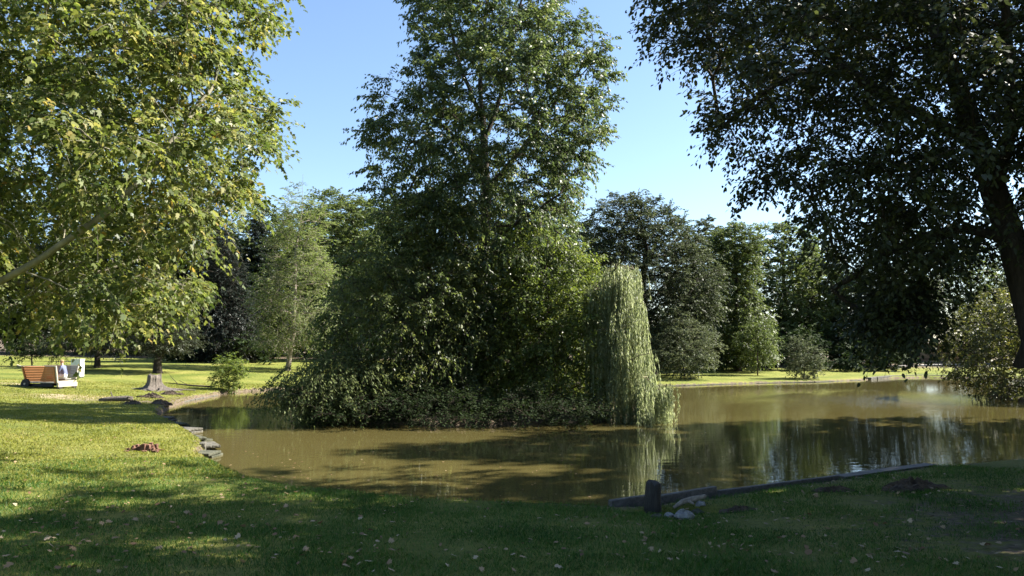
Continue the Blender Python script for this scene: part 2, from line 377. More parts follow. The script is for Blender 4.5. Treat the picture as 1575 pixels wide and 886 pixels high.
def grow(scaffold, targets, rng, base_r, minz=1.0, up=.25, plen_w=.25, seg=.45, jit=.05, pw=.5, flare=0.0):
    """scaffold: list of polylines (first is the trunk). Every target is joined to the nearest good node. Returns tubes [(pts, radii)]"""
    P, par, pl, dirs = [], [], [], []
    chains = []
    for k, pl_pts in enumerate(scaffold):
        pts = [np.array(p, float) for p in pl_pts]
        fine = []
        for a, b in zip(pts[:-1], pts[1:]):
            n = max(1, int(np.linalg.norm(b-a)/.35))
            fine += [a+(b-a)*i/n for i in range(n)]
        fine.append(pts[-1])
        fine = np.array(fine)
        for _ in range(3): fine[1:-1] = .25*fine[:-2]+.5*fine[1:-1]+.25*fine[2:]
        fine[1:-1] += rng.normal(0, .018, fine[1:-1].shape)
        if k == 0:
            chain = []; prev = -1
        else:
            prev = int(np.argmin(np.linalg.norm(np.array(P)-fine[0], axis=1))); chain = [prev]
        for i, p in enumerate(fine):
            P.append(p); par.append(prev)
            pl.append(0 if k == 0 else pl[prev]*.5+.1)
            dirs.append(unit(fine[min(i+1, len(fine)-1)]-fine[max(i-1, 0)]))
            prev = len(P)-1; chain.append(prev)
        chains.append(chain)
    cap = len(P)+len(targets)*30
    PA = np.zeros((cap, 3)); PA[:len(P)] = P
    PL = np.zeros(cap); PL[:len(P)] = pl
    n = len(P)
    sp = np.array(P)
    d0 = np.array([np.min(np.linalg.norm(sp-t, axis=1)) for t in targets])
    order = np.argsort(d0+rng.normal(0, .3, len(d0)))
    tips = []
    for ti in order:
        t = targets[ti]
        v = t-PA[:n]
        d = np.linalg.norm(v, axis=1)
        cost = d+plen_w*PL[:n]+.9*np.maximum(0, PA[:n,2]-t[2]+.1*d)+np.where(PA[:n,2] < min(minz, t[2]-.1), 6, 0)
        i = int(np.argmin(cost)); A = PA[i]; Ld = d[i]
        ns = max(2, min(28, int(Ld/seg)+1))
        c = A+.5*Ld*unit(.35*dirs[i]+(t-A)/max(Ld, 1e-6)+np.array([0,0,up]))
        prev = i; chain = [i]
        for s in range(1, ns+1):
            u = s/ns
            p = (1-u)**2*A+2*u*(1-u)*c+u*u*t
            if s < ns: p = p+rng.normal(0, jit*min(1, Ld), 3)
            PA[n] = p; PL[n] = PL[prev]+np.linalg.norm(p-PA[prev]); par.append(prev); dirs.append(unit(p-PA[prev])); prev = n; chain.append(n); n += 1
        chains.append(chain); tips.append(prev)
    cnt = np.zeros(n)
    cnt[tips] = 1
    for i in range(n-1, 0, -1):
        if par[i] >= 0: cnt[par[i]] += cnt[i]
    cnt[cnt == 0] = .5
    r = np.maximum(base_r*(cnt/cnt[0])**pw, .007)
    z0 = PA[0, 2]
    if flare:
        for i in chains[0]: r[i] *= 1+flare*math.exp(-(PA[i,2]-z0)/.28)
    out = []
    for ch in chains:
        rr = r[ch].copy()
        if len(ch) > 1 and ch is not chains[0]: rr[0] = rr[1]
        out.append((PA[ch], rr))
    return out

def tube_mesh(tubes, sides):
    V, Fc, n = [], [], 0
    for (pts, rr), k in zip(tubes, sides):
        m = len(pts)
        if m < 2: continue
        t = unit(np.gradient(pts, axis=0))
        mt = unit(t.mean(0)); ref = np.eye(3)[int(np.argmin(np.abs(mt)))]
        u = unit(np.cross(t, ref)); w = np.cross(t, u)
        a = 2*np.pi*np.arange(k)/k
        ring = pts[:,None,:]+rr[:,None,None]*(u[:,None,:]*np.cos(a)[None,:,None]+w[:,None,:]*np.sin(a)[None,:,None])
        V.append(ring.reshape(-1, 3))
        I, J = np.meshgrid(np.arange(m-1), np.arange(k), indexing='ij'); J2 = (J+1) % k
        Fc.append((n+np.stack([I*k+J, I*k+J2, (I+1)*k+J2, (I+1)*k+J], -1)).reshape(-1, 4))
        n += m*k
    return np.concatenate(V), np.concatenate(Fc)

SHAPES = {
 'rhomb': (np.array([(0,0,0),(.45,.5,.06),(1,0,-.12),(.45,-.5,.06)]), [4]),
 'oval': (np.array([(0,0,0),(.25,.42,.04),(.65,.42,.0),(1,0,-.14),(.65,-.42,.0),(.25,-.42,.04)]), [6]),
 'slim': (np.array([(0,0,0),(.4,.5,.03),(1,0,-.08),(.4,-.5,.03)]), [4]),
 'lobed': (np.array([(0,0,0),(.02,.30,.0),(.20,.62,-.10),(.38,.30,.03),(.68,.50,-.06),(.70,.18,.02),(1.0,0,-.14),(.70,-.18,.02),(.68,-.50,-.06),(.38,-.30,.03),(.20,-.62,-.10),(.02,-.30,.0)]), [12]),
}
def leaf_faces(pos, axis, nrm, ln, wd, shape):
    T = SHAPES[shape][0]; k = len(T)
    axis = unit(axis); side = unit(np.cross(nrm, axis)); nn = np.cross(axis, side)
    V = pos[:,None,:]+(T[None,:,0,None]*ln[:,None,None])*axis[:,None,:]+(T[None,:,1,None]*wd[:,None,None])*side[:,None,:]+(T[None,:,2,None]*ln[:,None,None])*nn[:,None,:]
    return V.reshape(-1, 3), np.arange(len(pos)*k).reshape(-1, k)

def sprays(clumps, centre, rng, n_tw, n_lf, L=(.5, .9), droop=.25, leaf=.12, ratio=.5, shape='rhomb', up=.25, spread=1.0, flat=.6, tiltn=.45, hang=.3, jitter=.04):
    """twigs radiating from every clump, leaves along both sides of every twig"""
    nc = len(clumps)
    base = np.repeat(clumps, n_tw, 0); T = len(base)
    d = rng.normal(0, 1, (T, 3)); d[:,2] *= flat
    outw = unit(base-np.asarray(centre)); d = unit(unit(d)*spread+outw*.55+np.array([0,0,up]))
    Ls = rng.uniform(L[0], L[1], T)*np.repeat(rng.uniform(.75, 1.2, nc), n_tw)
    st = base+rng.normal(0, .10, (T, 3))*L[1]
    u = np.linspace(0, 1, 4)
    tw = st[:,None,:]+d[:,None,:]*(Ls[:,None]*u[None,:])[:,:,None]; tw[:,:,2] -= droop*Ls[:,None]*(u**2)[None,:]
    k = n_lf
    tt = (np.linspace(.12, 1, k)[None,:]+rng.uniform(-.5, .5, (T, k))*.8/k).clip(.03, 1.02)
    pos = st[:,None,:]+d[:,None,:]*(Ls[:,None]*tt)[:,:,None]; pos[:,:,2] -= droop*Ls[:,None]*tt**2
    tang = d[:,None,:]*np.ones((T, k, 1)); tang = tang-np.array([0,0,1])*(2*droop*tt)[:,:,None]; tang = unit(tang)
    upv = np.zeros((T, k, 3)); upv[:,:,2] = 1
    sd = unit(np.cross(tang, upv)+1e-4); sgn = np.where(np.arange(k) % 2 == 0, 1, -1)[None,:,None]
    ax = unit(tang*.75+sd*sgn*rng.uniform(.5, 1.1, (T, k, 1))+rng.normal(0, .22, (T, k, 3))-np.array([0,0,hang]))
    nr_ = unit(np.cross(ax, np.cross(upv, ax))+rng.normal(0, tiltn, (T, k, 3)))
    pos = pos+rng.normal(0, jitter, pos.shape)
    ln = leaf*rng.uniform(.65, 1.25, (T, k)); 
    rnd = .62*rng.random((T, k))+.38*np.repeat(rng.random(nc), n_tw)[:,None]
    V, Fc = leaf_faces(pos.reshape(-1,3), ax.reshape(-1,3), nr_.reshape(-1,3), ln.ravel(), ln.ravel()*ratio, shape)
    return V, Fc, rnd.ravel(), tw

def in_poly(poly, x, y):
    ins = False; n = len(poly); j = n-1
    for i in range(n):
        xi, yi = poly[i]; xj, yj = poly[j]
        if (yi > y) != (yj > y) and x < (xj-xi)*(y-yi)/(yj-yi)+xi: ins = not ins
        j = i
    return ins
def edge_px(poly, x, y):
    best = 1e9
    for i in range(len(poly)):
        (x1, y1), (x2, y2) = poly[i-1], poly[i]
        ex, ey = x2-x1, y2-y1; t = max(0, min(1, ((x-x1)*ex+(y-y1)*ey)/(ex*ex+ey*ey+1e-9)))
        best = min(best, math.hypot(x-x1-t*ex, y-y1-t*ey))
    return best
def fill_crown(poly, D, n, mind, rng, dscale=1.0, dmax=9, shell=.65, gaps=0.0, persp=True, inset=0.0, zmin=.3):
    """clump centres filling the body whose side view is poly; as deep as it is wide"""
    xs = [p[0] for p in poly]; ys = [p[1] for p in poly]
    rows = {}
    for y in range(int(min(ys)), int(max(ys))+1, 6):
        X = []
        for i in range(len(poly)):
            (x1, y1), (x2, y2) = poly[i-1], poly[i]
            if (y1 > y) != (y2 > y): X.append(x1+(y-y1)/(y2-y1)*(x2-x1))
        if X: rows[(y-int(min(ys)))//6] = (min(X), max(X))
    out = np.zeros((n, 3)); m = 0; tries = 0; md = mind
    while m < n and tries < n*40:
        tries += 1
        if tries % (n*8) == 0: md *= .85
        x = rng.uniform(min(xs), max(xs)); y = rng.uniform(min(ys), max(ys))
        if not in_poly(poly, x, y): continue
        if inset and edge_px(poly, x, y) < inset*F/D*rng.uniform(.6, 1.1): continue
        a, b = rows.get(int(y-min(ys))//6, (x-1, x+1))
        hw = max((b-a)/2, 4); u = (x-(a+b)/2)/hw
        dep = min(dmax, hw/F*D*dscale)*math.sqrt(max(0, 1-u*u))
        dy = (1 if rng.random() < .5 else -1)*rng.random()**shell*dep
        p = at(x, y, D+dy) if persp else at(x, y, D)+np.array([0, dy, 0])
        if p[2] < zmin: continue
        if gaps and vnoise(p[0]*1.0, p[2]*1.3, 1.1, D)+.6*math.sin(p[1]*1.7+p[0]) < -1+gaps: continue
        if m and np.min(((out[:m]-p)**2).sum(1)) < md*md: continue
        out[m] = p; m += 1
    return out[:m]

def make_tree(name, label, cat, rng, clumps, scaffold, base_r, leafm, bark, n_tw, n_lf, centre=None, twigs=True, group=None, twig_r=.006, gk=None, sides=8, **sp):
    base = np.array(scaffold[0][0], float)
    root = empty(name, base, label, cat, group)
    gk = gk or {}
    tubes = grow(scaffold, clumps, rng, base_r, **gk)
    ns = len(scaffold)
    V, Fc = tube_mesh(tubes[:1], [max(sides, 10)])
    mesh_np('trunk', V, Fc, bark, root, smooth=True, origin=base)
    V, Fc = tube_mesh(tubes[1:], [sides if i < ns else (6 if t[1].max() > .05 else 4) for i, t in enumerate(tubes[1:], 1)])
    c = clumps.mean(0)+np.array([0,0,-.8]) if centre is None else centre
    LV, LF, rnd, tw = sprays(clumps, c, rng, n_tw, n_lf, **sp)
    if twigs:
        tv, tf = tube_mesh([(t, np.array([1, .8, .6, .3])*twig_r) for t in tw], [3]*len(tw))
        Fc = np.concatenate([Fc, tf+len(V)]); V = np.concatenate([V, tv])
    mesh_np('limbs', V, Fc, bark, root, smooth=True, origin=base)
    mesh_np('crown', LV, LF, leafm, root, rnd, origin=base)
    return root

def trunk_to(base, top, rng, bend=.15, n=5):
    b, t = np.array(base, float), np.array(top, float)
    return [b+(t-b)*i/n+(rng.normal(0, bend, 3)*np.array([1,1,0]) if 0 < i < n else 0) for i in range(n+1)]
def on_ground(px, py, D=None):
    p = ghit(px, py) if D is None else at(px, py, D)
    return np.array([p[0], p[1], gz(p[0], p[1])-.12])

def gen(seed): return np.random.default_rng(seed)

# --- plane tree on the left, its trunk just outside the picture
r = gen(11); D = 15.0
poly = [(-420,-330),(250,-330),(400,-140),(462,-40),(452,60),(412,100),(440,150),(463,192),(428,250),(440,292),(398,340),(382,372),(345,355),(330,420),(325,452),(300,495),(240,505),(205,535),(110,550),(0,550),(-250,520),(-420,300)]
cl = fill_crown(poly, D, 1050, .50, r, .9, 6.5, .6, .22, inset=.55)
cl = cl[~((cl[:,1] < 10.5) & (cl[:,2] < 2.0))]
pxs, pys = cl[:,0]/cl[:,1]*F+W/2, HOR-(cl[:,2]-CAMZ)/cl[:,1]*F
cl = cl[pys+.62*F/cl[:,1] < 548]
pxs, pys = cl[:,0]/cl[:,1]*F+W/2, HOR-(cl[:,2]-CAMZ)/cl[:,1]*F
cl = cl[~((cl[:,1] < 12.9) & (pxs > -60) & (pxs < 215) & (np.abs(pys-(440-.66*pxs)) < 58))]
tb = np.array([-13.2, 13.2, gz(-13.2, 13.2)-.1])
lim1 = [tb+np.array([0,0,2.2]), at(-20,445,12.4), at(20,422,12.0), at(100,372,11.8), at(185,315,11.6), at(250,235,12), at(330,130,13)]
lim2 = [tb+np.array([0,0,3.0]), at(-60,250,14), at(120,100,14.5), at(260,0,15)]
lim3 = [tb+np.array([0,0,2.6]), at(-60,330,11), at(60,230,9.5), at(150,150,9)]
lim4 = [tb+np.array([0,0,2.0]), at(-40,440,15.5), at(120,430,17), at(240,390,18)]
make_tree('plane_tree', 'big plane tree with sunlit yellow-green lobed leaves hanging over the left lawn', 'tree', r, cl,
          [[tb, tb+np.array([.05,0,1.5]), tb+np.array([-.1,.1,3.5]), tb+np.array([.2,.3,6]), tb+np.array([.6,.6,9])], lim1, lim2, lim4], .145, L_PLANE, BARK_PLANE, 9, 17,
          L=(.4,.8), droop=.4, leaf=.12, ratio=.52, shape='lobed', up=.1, hang=.45, tiltn=.5, twig_r=.005, gk=dict(minz=3.0, flare=.4), sides=10)

# --- dark leaning tree on the right
r = gen(12); D = 11.0
poly = [(950,80),(985,40),(980,5),(1005,-60),(1180,-260),(1500,-360),(1880,-320),(2000,0),(1950,260),(1780,420),(1620,420),(1530,425),(1455,470),(1445,540),(1405,578),(1345,585),(1320,530),(1290,465),(1255,418),(1188,388),(1212,345),(1140,322),(1110,262),(1052,228),(1064,140)]
cl = fill_crown(poly, D, 900, .41, r, .75, 4.8, .65, .24, inset=.42)
q = r.normal(0, 1, (260, 3)); q = q/np.linalg.norm(q, axis=1, keepdims=True)*r.random((260, 1))**.5*np.array([4.8, 4.2, 3.0])+np.array([8.2, 15.8, 10.6])
bo = np.array([at(x_, y_, 10.8+r.normal(0, .45)) for x_, y_ in zip(r.uniform(1335, 1425, 34), r.uniform(445, 518, 34))])
cl = np.concatenate([cl, q, bo])
pxs = cl[:,0]/cl[:,1]*F+W/2; zz = cl[:,2]; tx = 6.75+(cl[:,1]*0)-np.clip(zz-1, 0, 9)*.21
cl = cl[~((cl[:,1] < 10.6) & (np.abs(pxs-np.interp(zz, [0,4.6,6.2,7.5], [1590,1545,1495,1430])) < 40) & (zz < 4.6))]
tb = np.array([7.02, 9.6, gz(7.02, 9.6)-.1])
tr = [tb, at(1622,700,9.7), at(1604,560,9.8), at(1574,420,10), at(1532,300,10.2), at(1500,210,10.5), at(1470,130,10.8), at(1430,20,11.2), at(1390,-120,11.6), at(1350,-230,11.8)]
l1 = [at(1500,215,10.4), at(1380,160,11), at(1290,110,11.4), at(1235,40,11.8), at(1200,-40,12)]
l1b = [at(1280,105,11.4), at(1215,95,11.3), at(1185,125,11.2), at(1168,152,11.2), at(1130,178,11.0)]
l2 = [at(1540,365,10.1), at(1440,330,10.4), at(1360,400,10.8), at(1310,430,11), at(1280,445,11)]
l3 = [at(1560,440,9.9), at(1500,470,10.3), at(1430,500,10.8), at(1380,545,11)]
l4 = [at(1572,560,9.8), at(1640,420,9.6), at(1720,250,10), at(1760,60,10.5)]
l5 = [at(1530,300,10.2), at(1560,180,9.4), at(1555,40,9), at(1520,-100,8.6)]
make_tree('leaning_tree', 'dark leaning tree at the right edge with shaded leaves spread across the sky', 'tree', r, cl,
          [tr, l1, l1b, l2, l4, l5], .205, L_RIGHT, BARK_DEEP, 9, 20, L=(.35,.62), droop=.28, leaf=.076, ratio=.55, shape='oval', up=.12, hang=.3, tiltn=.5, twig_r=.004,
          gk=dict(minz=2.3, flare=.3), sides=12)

# --- tall tree on the island
r = gen(13); D = 31.0
poly = [(690,-140),(770,-185),(845,-120),(872,-30),(870,45),(945,78),(966,130),(946,172),(938,232),(905,300),(890,345),(905,420),(895,520),(860,590),(760,610),(660,590),(610,500),(590,400),(582,325),(553,292),(560,228),(565,152),(602,140),(640,105),(632,60),(612,12),(640,-60)]
cl = fill_crown(poly, D, 900, .46, r, .95, 5.5, .55, .22, persp=False, inset=.5)
tb = on_ground(0,0,1)*0+np.array([*at(735,600,31)[:2], .2]); tb[2] = gz(tb[0], tb[1])-.1
tr = [tb, at(736,540,31), at(738,450,31), at(748,330,31), at(745,220,31), at(738,130,31), at(745,40,31), at(755,-60,31), at(765,-150,31)]
sc = [tr, [at(742,300,31), at(795,240,30.6), at(835,190,30.3), at(870,130,30), at(905,95,30)], [at(745,215,31), at(770,150,31.3), at(790,60,31.5), at(810,-40,31.6)],
      [at(742,250,31), at(690,200,30.2), at(640,165,29.8)], [at(740,180,31), at(710,110,31.4), at(690,30,31.6), at(680,-40,31.6)], [at(740,400,31), at(680,350,29.5), at(620,310,28.6)], [at(742,380,31), at(800,340,29.6), at(860,300,28.8)]]
make_tree('tall_tree', 'tall tree with small green leaves rising from the island in the pond', 'tree', r, cl, sc, .29, L_TALL, BARK, 9, 21, L=(.5,.95), droop=.3, leaf=.15, ratio=.5, shape='rhomb', up=.12, hang=.65,
          tiltn=.7, twig_r=.008, gk=dict(minz=3.5, flare=.5), sides=8)

# --- other trees and shrubs on the island
r = gen(14); D = 28.6
poly = [(700,270),(625,290),(590,315),(560,360),(512,420),(492,480),(500,540),(478,585),(455,625),(470,645),(600,655),(740,655),(775,560),(760,450),(750,330)]
cl = fill_crown(poly, D, 470, .44, r, .8, 3.2, .55, .12, persp=False, inset=.35)
tb = np.array([-3.0, 28.9, 0]); tb[2] = gz(*tb[:2])-.1
make_tree('spreading_tree', 'dark spreading tree with drooping layered branches left of the tall island tree', 'tree', r, cl, [trunk_to(tb, at(660,330,28.6), r, .12)], .19, L_DARK, BARK, 8, 15,
          L=(.5,1.0), droop=.55, leaf=.125, ratio=.48, up=.0, flat=.4, hang=.55, tiltn=.6, gk=dict(minz=.8, up=.35), twig_r=.006)
r = gen(15); D = 28.8
poly = [(770,380),(800,325),(850,350),(885,378),(922,402),(938,460),(960,520),(956,580),(935,628),(880,646),(770,652),(735,600),(745,500)]
cl = fill_crown(poly, D, 350, .44, r, .8, 2.8, .55, .1, persp=False, inset=.35)
tb = np.array([1.7, 29.6, 0]); tb[2] = gz(*tb[:2])-.1
make_tree('bushy_tree', 'bright green bushy tree between the tall island trunk and the weeping willow', 'tree', r, cl, [trunk_to(tb, at(845,430,29), r, .15)], .16, L_ELM, BARK, 8, 15,
          L=(.45,.9), droop=.4, leaf=.12, ratio=.5, up=.1, hang=.6, tiltn=.7, gk=dict(minz=.6), twig_r=.006)
r = gen(16); D = 26.6
poly = [(412,604),(440,574),(500,548),(545,535),(592,558),(600,610),(520,632),(462,618)]
cl = fill_crown(poly, D, 110, .38, r, .9, 2.0, .6, 0, persp=False)
tb = np.array([-5.2, 27.6, 0]); tb[2] = gz(*tb[:2])-.1
make_tree('arching_shrub', 'low pale green shrub arching over the water at the left tip of the island', 'shrub', r, cl, [trunk_to(tb, at(560,565,27), r, .1)], .08, L_SPRAY, BARK, 8, 16,
          L=(.5,.9), droop=.7, leaf=.12, ratio=.4, up=.1, flat=.35, hang=.4, tiltn=.25, gk=dict(minz=.2, up=.5), twig_r=.005, centre=tb+np.array([1.2,0,.4]))
def shrub(name, label, px, D, wpx, toppx, botpx, seed, n, leafm, cat='shrub', leaf=.09, group=None, n_tw=7, n_lf=12, L=(.3,.55), bark=BARK, br=.05, shape='rhomb', md=.3, **kw):
    r = gen(seed); p = at(px, botpx, D); b = np.array([p[0], p[1], 0]); b[2] = gz(b[0], b[1])
    if b[2] < 0: b[2] = -.25
    h = botpx-toppx
    poly = []
    for i in range(18):
        a = 2*math.pi*i/18; rr = 1+r.uniform(-.36, .22)
        poly.append((px+math.cos(a)*wpx/2*rr, (toppx+botpx)/2-math.sin(a)*h/2*rr))
    cl = fill_crown(poly, D, n, md, r, .9, 3.5, .6, .0, persp=False, zmin=.08)
    b[2] -= .08
    sc = [trunk_to(b, at(px, toppx+h*.45, D), r, .05)]
    return make_tree(name, label, cat, r, cl, sc, br, leafm, bark, n_tw, n_lf, group=group, leaf=leaf, L=L, shape=shape, gk=dict(minz=.1, up=.3), twig_r=.005, **kw)
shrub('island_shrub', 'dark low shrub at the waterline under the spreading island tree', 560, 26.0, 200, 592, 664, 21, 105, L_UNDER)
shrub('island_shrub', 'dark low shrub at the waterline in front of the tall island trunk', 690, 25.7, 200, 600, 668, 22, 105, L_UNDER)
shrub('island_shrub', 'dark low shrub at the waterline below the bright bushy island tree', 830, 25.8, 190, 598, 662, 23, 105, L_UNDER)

# --- weeping willow
def willow_pt(r):
    y = r.uniform(425, 600)
    return at(r.uniform(905+(y-425)*.12, 982+max(0, y-430)*.17), y, 27.2-.5*(y-425)/175+r.normal(0, .5))
def willow():
    r = gen(31)
    tb = np.array([4.0, 28.4, 0]); tb[2] = max(gz(*tb[:2]), .15)-.1
    root = empty('weeping_willow', tb, 'weeping willow trailing long pale green strands into the pond off the island', 'tree')
    top = at(930, 425, 28.2)
    arches = []
    for i in range(26):
        px = r.triangular(892, 962, 992); py = 404+((px-956)/46)**2*34+abs(r.normal(0, 14))
        arches.append(at(px, py, 27.6+r.normal(0, .55)))
    for i in range(46):
        arches.append(at(r.uniform(940, 1030), 0, 27)*0+willow_pt(r))
    for i in range(30):
        arches.append(at(r.uniform(992, 1028), 618-22*r.random()**.5-8*r.random(), 26.6+r.normal(0, .35)))
    arches = np.array(arches)
    tubes = grow([trunk_to(tb, top, r, .12)], arches, r, .16, minz=.8, up=1.0, jit=.03)
    V, Fc = tube_mesh(tubes[:1], [10]); mesh_np('trunk', V, Fc, BARK_WILLOW, root, smooth=True, origin=tb)
    V, Fc = tube_mesh(tubes[1:], [5]*len(tubes[1:])); mesh_np('limbs', V, Fc, BARK_WILLOW, root, smooth=True, origin=tb)
    # strands: hang from points along the arches
    starts = []
    for pts, rr in tubes[1:]:
        m = len(pts)
        for q in range(max(3, int(m*.9))):
            i = int(m*.35+r.random()*(m*.65-1)); starts.append(pts[i]+r.normal(0, .07, 3))
    for a in arches:
        for q in range(9): starts.append(a+r.normal(0, .16, 3)*np.array([1,1,.4]))
    pos, ax, nr_, rnd, tw = [], [], [], [], []
    for s in starts:
        if s[2] < .5: continue
        zend = max(.03, s[2]-r.uniform(.8, 5.8)*min(1, s[2]/3.0+.2))
        if s[0] > 4.5 and s[2] > 4.4: zend = max(zend, s[2]-r.uniform(.6, 2.4))
        Ls = s[2]-zend
        az = r.uniform(0, 6.28); sway = r.uniform(.02, .14)*Ls**.5+.05
        u = np.linspace(0, 1, max(4, int(Ls/.35)))
        path = s[None,:]+np.stack([np.cos(az)*sway*np.sin(u*1.6)+.02*np.sin(u*9+az), np.sin(az)*sway*np.sin(u*1.6), .10*np.sin(np.clip(u*4,0,3.14))-Ls*u], 1)
        tw.append((path, np.linspace(.005, .0025, len(u))))
        n = int(Ls/.035)
        t = np.sort(r.uniform(0.02, 1, n)); P = np.stack([np.interp(t, u, path[:,c]) for c in range(3)], 1)
        a2 = r.uniform(0, 6.28, n)
        A = np.stack([np.cos(a2)*.55, np.sin(a2)*.55, -np.ones(n)], 1)
        pos.append(P); ax.append(A); nr_.append(np.stack([np.cos(a2), np.sin(a2), .5+0*a2], 1)+r.normal(0, .3, (n, 3)))
        rnd.append(.6*r.random(n)+.4*r.random())
    pos, ax, nr_, rnd = map(np.concatenate, (pos, ax, nr_, rnd))
    ln = r.uniform(.08, .15, len(pos))
    LV, LF = leaf_faces(pos, ax, nr_, ln, ln*.22, 'slim')
    mesh_np('crown', LV, LF, L_WILLOW, root, rnd, origin=tb)
    V, Fc = tube_mesh(tw, [3]*len(tw)); mesh_np('strands', V, Fc, L_WILLOW, root, origin=tb, attr=np.full(len(Fc), .8))
willow()

# --- left bank
def poly_tree(name, label, poly, D, n, md, seed, basepx, toppx, br, leafm, bark, n_tw, n_lf, cat='tree', group=None, gaps=.1, dscale=.9, dmax=6, shell=.6, minz=1.0, up=.25, bend=.15, extra=(), **kw):
    r = gen(seed)
    cl = fill_crown(poly, D, n, md, r, dscale, dmax, shell, gaps, persp=False, inset=kw['L'][1]*.4)
    p = at(basepx[0], basepx[1], D); b = np.array([p[0], p[1], 0]); b[2] = max(gz(b[0], b[1]), 0)-.1
    sc = [trunk_to(b, at(toppx[0], toppx[1], D), r, bend)]+[list(e) for e in extra]
    return make_tree(name, label, cat, r, cl, sc, br, leafm, bark, n_tw, n_lf, group=group, gk=dict(minz=minz+b[2], up=up, flare=.35), **kw)
poly_tree('yew_tree', 'dark feathery yew with a short trunk standing behind the tree stump', [(250,405),(280,440),(296,485),(304,528),(286,545),(250,548),(214,542),(196,520),(205,480),(222,430)], 52, 230, .55, 41, (243,562), (250,440), .26, L_YEW, BARK_DEEP, 8, 13,
          L=(.5,.95), droop=.1, leaf=.17, ratio=.28, up=.35, hang=.1, tiltn=.5, minz=.7, twig_r=.012)
poly_tree('yew_tree', 'low spreading yew shaded under the plane tree behind the pale cabinet', [(90,500),(140,485),(200,488),(214,515),(190,545),(110,552),(78,540)], 54, 150, .55, 42, (150,556), (150,505), .18, L_YEW, BARK_DEEP, 8, 13,
          L=(.5,1.0), droop=.25, leaf=.17, ratio=.28, up=.25, hang=.1, tiltn=.5, minz=.3, twig_r=.012)
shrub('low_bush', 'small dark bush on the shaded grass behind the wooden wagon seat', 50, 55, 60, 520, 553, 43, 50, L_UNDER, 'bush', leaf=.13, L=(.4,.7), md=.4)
poly_tree('spruce', 'dark blue-green spruce rising behind the yew on the left bank', [(338,280),(352,340),(380,420),(396,500),(398,545),(300,548),(296,480),(310,410),(326,340)], 68, 300, .7, 44, (345,556), (338,290), .3, L_SPRUCE, BARK_DEEP, 9, 12,
          L=(.7,1.3), droop=.45, leaf=.26, ratio=.25, up=-.05, flat=.3, hang=.2, tiltn=.3, minz=.8, twig_r=.02)
poly_tree('larch', 'feathery light green larch with a slim pale trunk on the left bank', [(466,262),(476,300),(505,318),(512,352),(496,372),(526,420),(505,452),(530,500),(500,528),(470,540),(420,545),(388,528),(400,480),(378,455),(408,410),(396,375),(428,340),(436,300)], 60, 290, .7, 45, (442,562), (466,268), .2, L_LARCH, BARK_PALE, 8, 13,
          L=(.7,1.4), droop=.4, leaf=.20, ratio=.3, up=.0, flat=.2, hang=.25, tiltn=.4, minz=1.5, bend=.08, gaps=.62, twig_r=.012)
poly_tree('broadleaf_tree', 'light green rounded tree standing right behind the larch', [(470,302),(510,290),(555,298),(590,325),(612,390),(610,480),(590,540),(480,540),(460,420)], 76, 430, .75, 46, (545,556), (540,320), .3, L_BACK, BARK, 9, 13,
          L=(.7,1.2), droop=.3, leaf=.25, ratio=.55, up=.15, minz=2, twig_r=.015)
shrub('water_shrub', 'small light green shrub growing at the far water edge right of the stump', 352, 42.5, 48, 545, 602, 47, 60, L_ELM, leaf=.13, L=(.3,.55), n_tw=7, n_lf=10, md=.26, br=.03)

# --- right bank
poly_tree('round_tree', 'big rounded dark tree standing behind the weeping willow', [(905,325),(940,300),(985,298),(1030,315),(1062,350),(1086,392),(1110,415),(1108,470),(1085,520),(1060,560),(1000,572),(930,570),(880,450),(882,370)], 62, 720, .7, 51, (1000,572), (985,340), .45, L_ROUND, BARK_DEEP, 9, 15,
          L=(.7,1.25), droop=.3, leaf=.21, ratio=.5, up=.15, minz=1.0, twig_r=.014)
shrub('grey_shrub', 'rounded grey-green shrub below the big rounded tree by the far shore', 1052, 56, 108, 485, 586, 52, 150, L_GREY, leaf=.16, L=(.45,.8), md=.42)
poly_tree('ivy_tree', 'tall narrow tree with leafy clad trunk on the far bank', [(1090,362),(1130,338),(1166,350),(1176,400),(1162,450),(1186,498),(1194,540),(1170,562),(1092,562),(1080,480),(1098,430),(1082,392)], 68, 380, .75, 53, (1135,566), (1130,355), .32, L_BACK, BARK_DEEP, 9, 14,
          L=(.6,1.1), droop=.35, leaf=.21, ratio=.5, up=.1, minz=.8, gaps=.35, twig_r=.014)
shrub('pale_shrub', 'pale leafy shrub at the foot of the narrow clad tree', 1165, 62, 56, 490, 562, 54, 75, L_BACK, leaf=.16, L=(.4,.7), md=.4)
shrub('shore_shrub', 'small grey-green shrub standing alone on the far lawn shore', 1236, 57.5, 52, 520, 590, 55, 75, L_GREY, leaf=.14, L=(.35,.65), md=.34)
poly_tree('yellowing_bush', 'large yellowing bush hanging over the water beside the dark leaning trunk', [(1462,520),(1492,470),(1545,440),(1620,420),(1720,440),(1760,520),(1700,600),(1570,622),(1500,606),(1478,580)], 38, 330, .6, 56, (1590,608), (1590,480), .22, L_YELLOW, BARK, 8, 13,
          cat='bush', L=(.5,.95), droop=.45, leaf=.16, ratio=.5, up=.1, minz=.2, twig_r=.008)

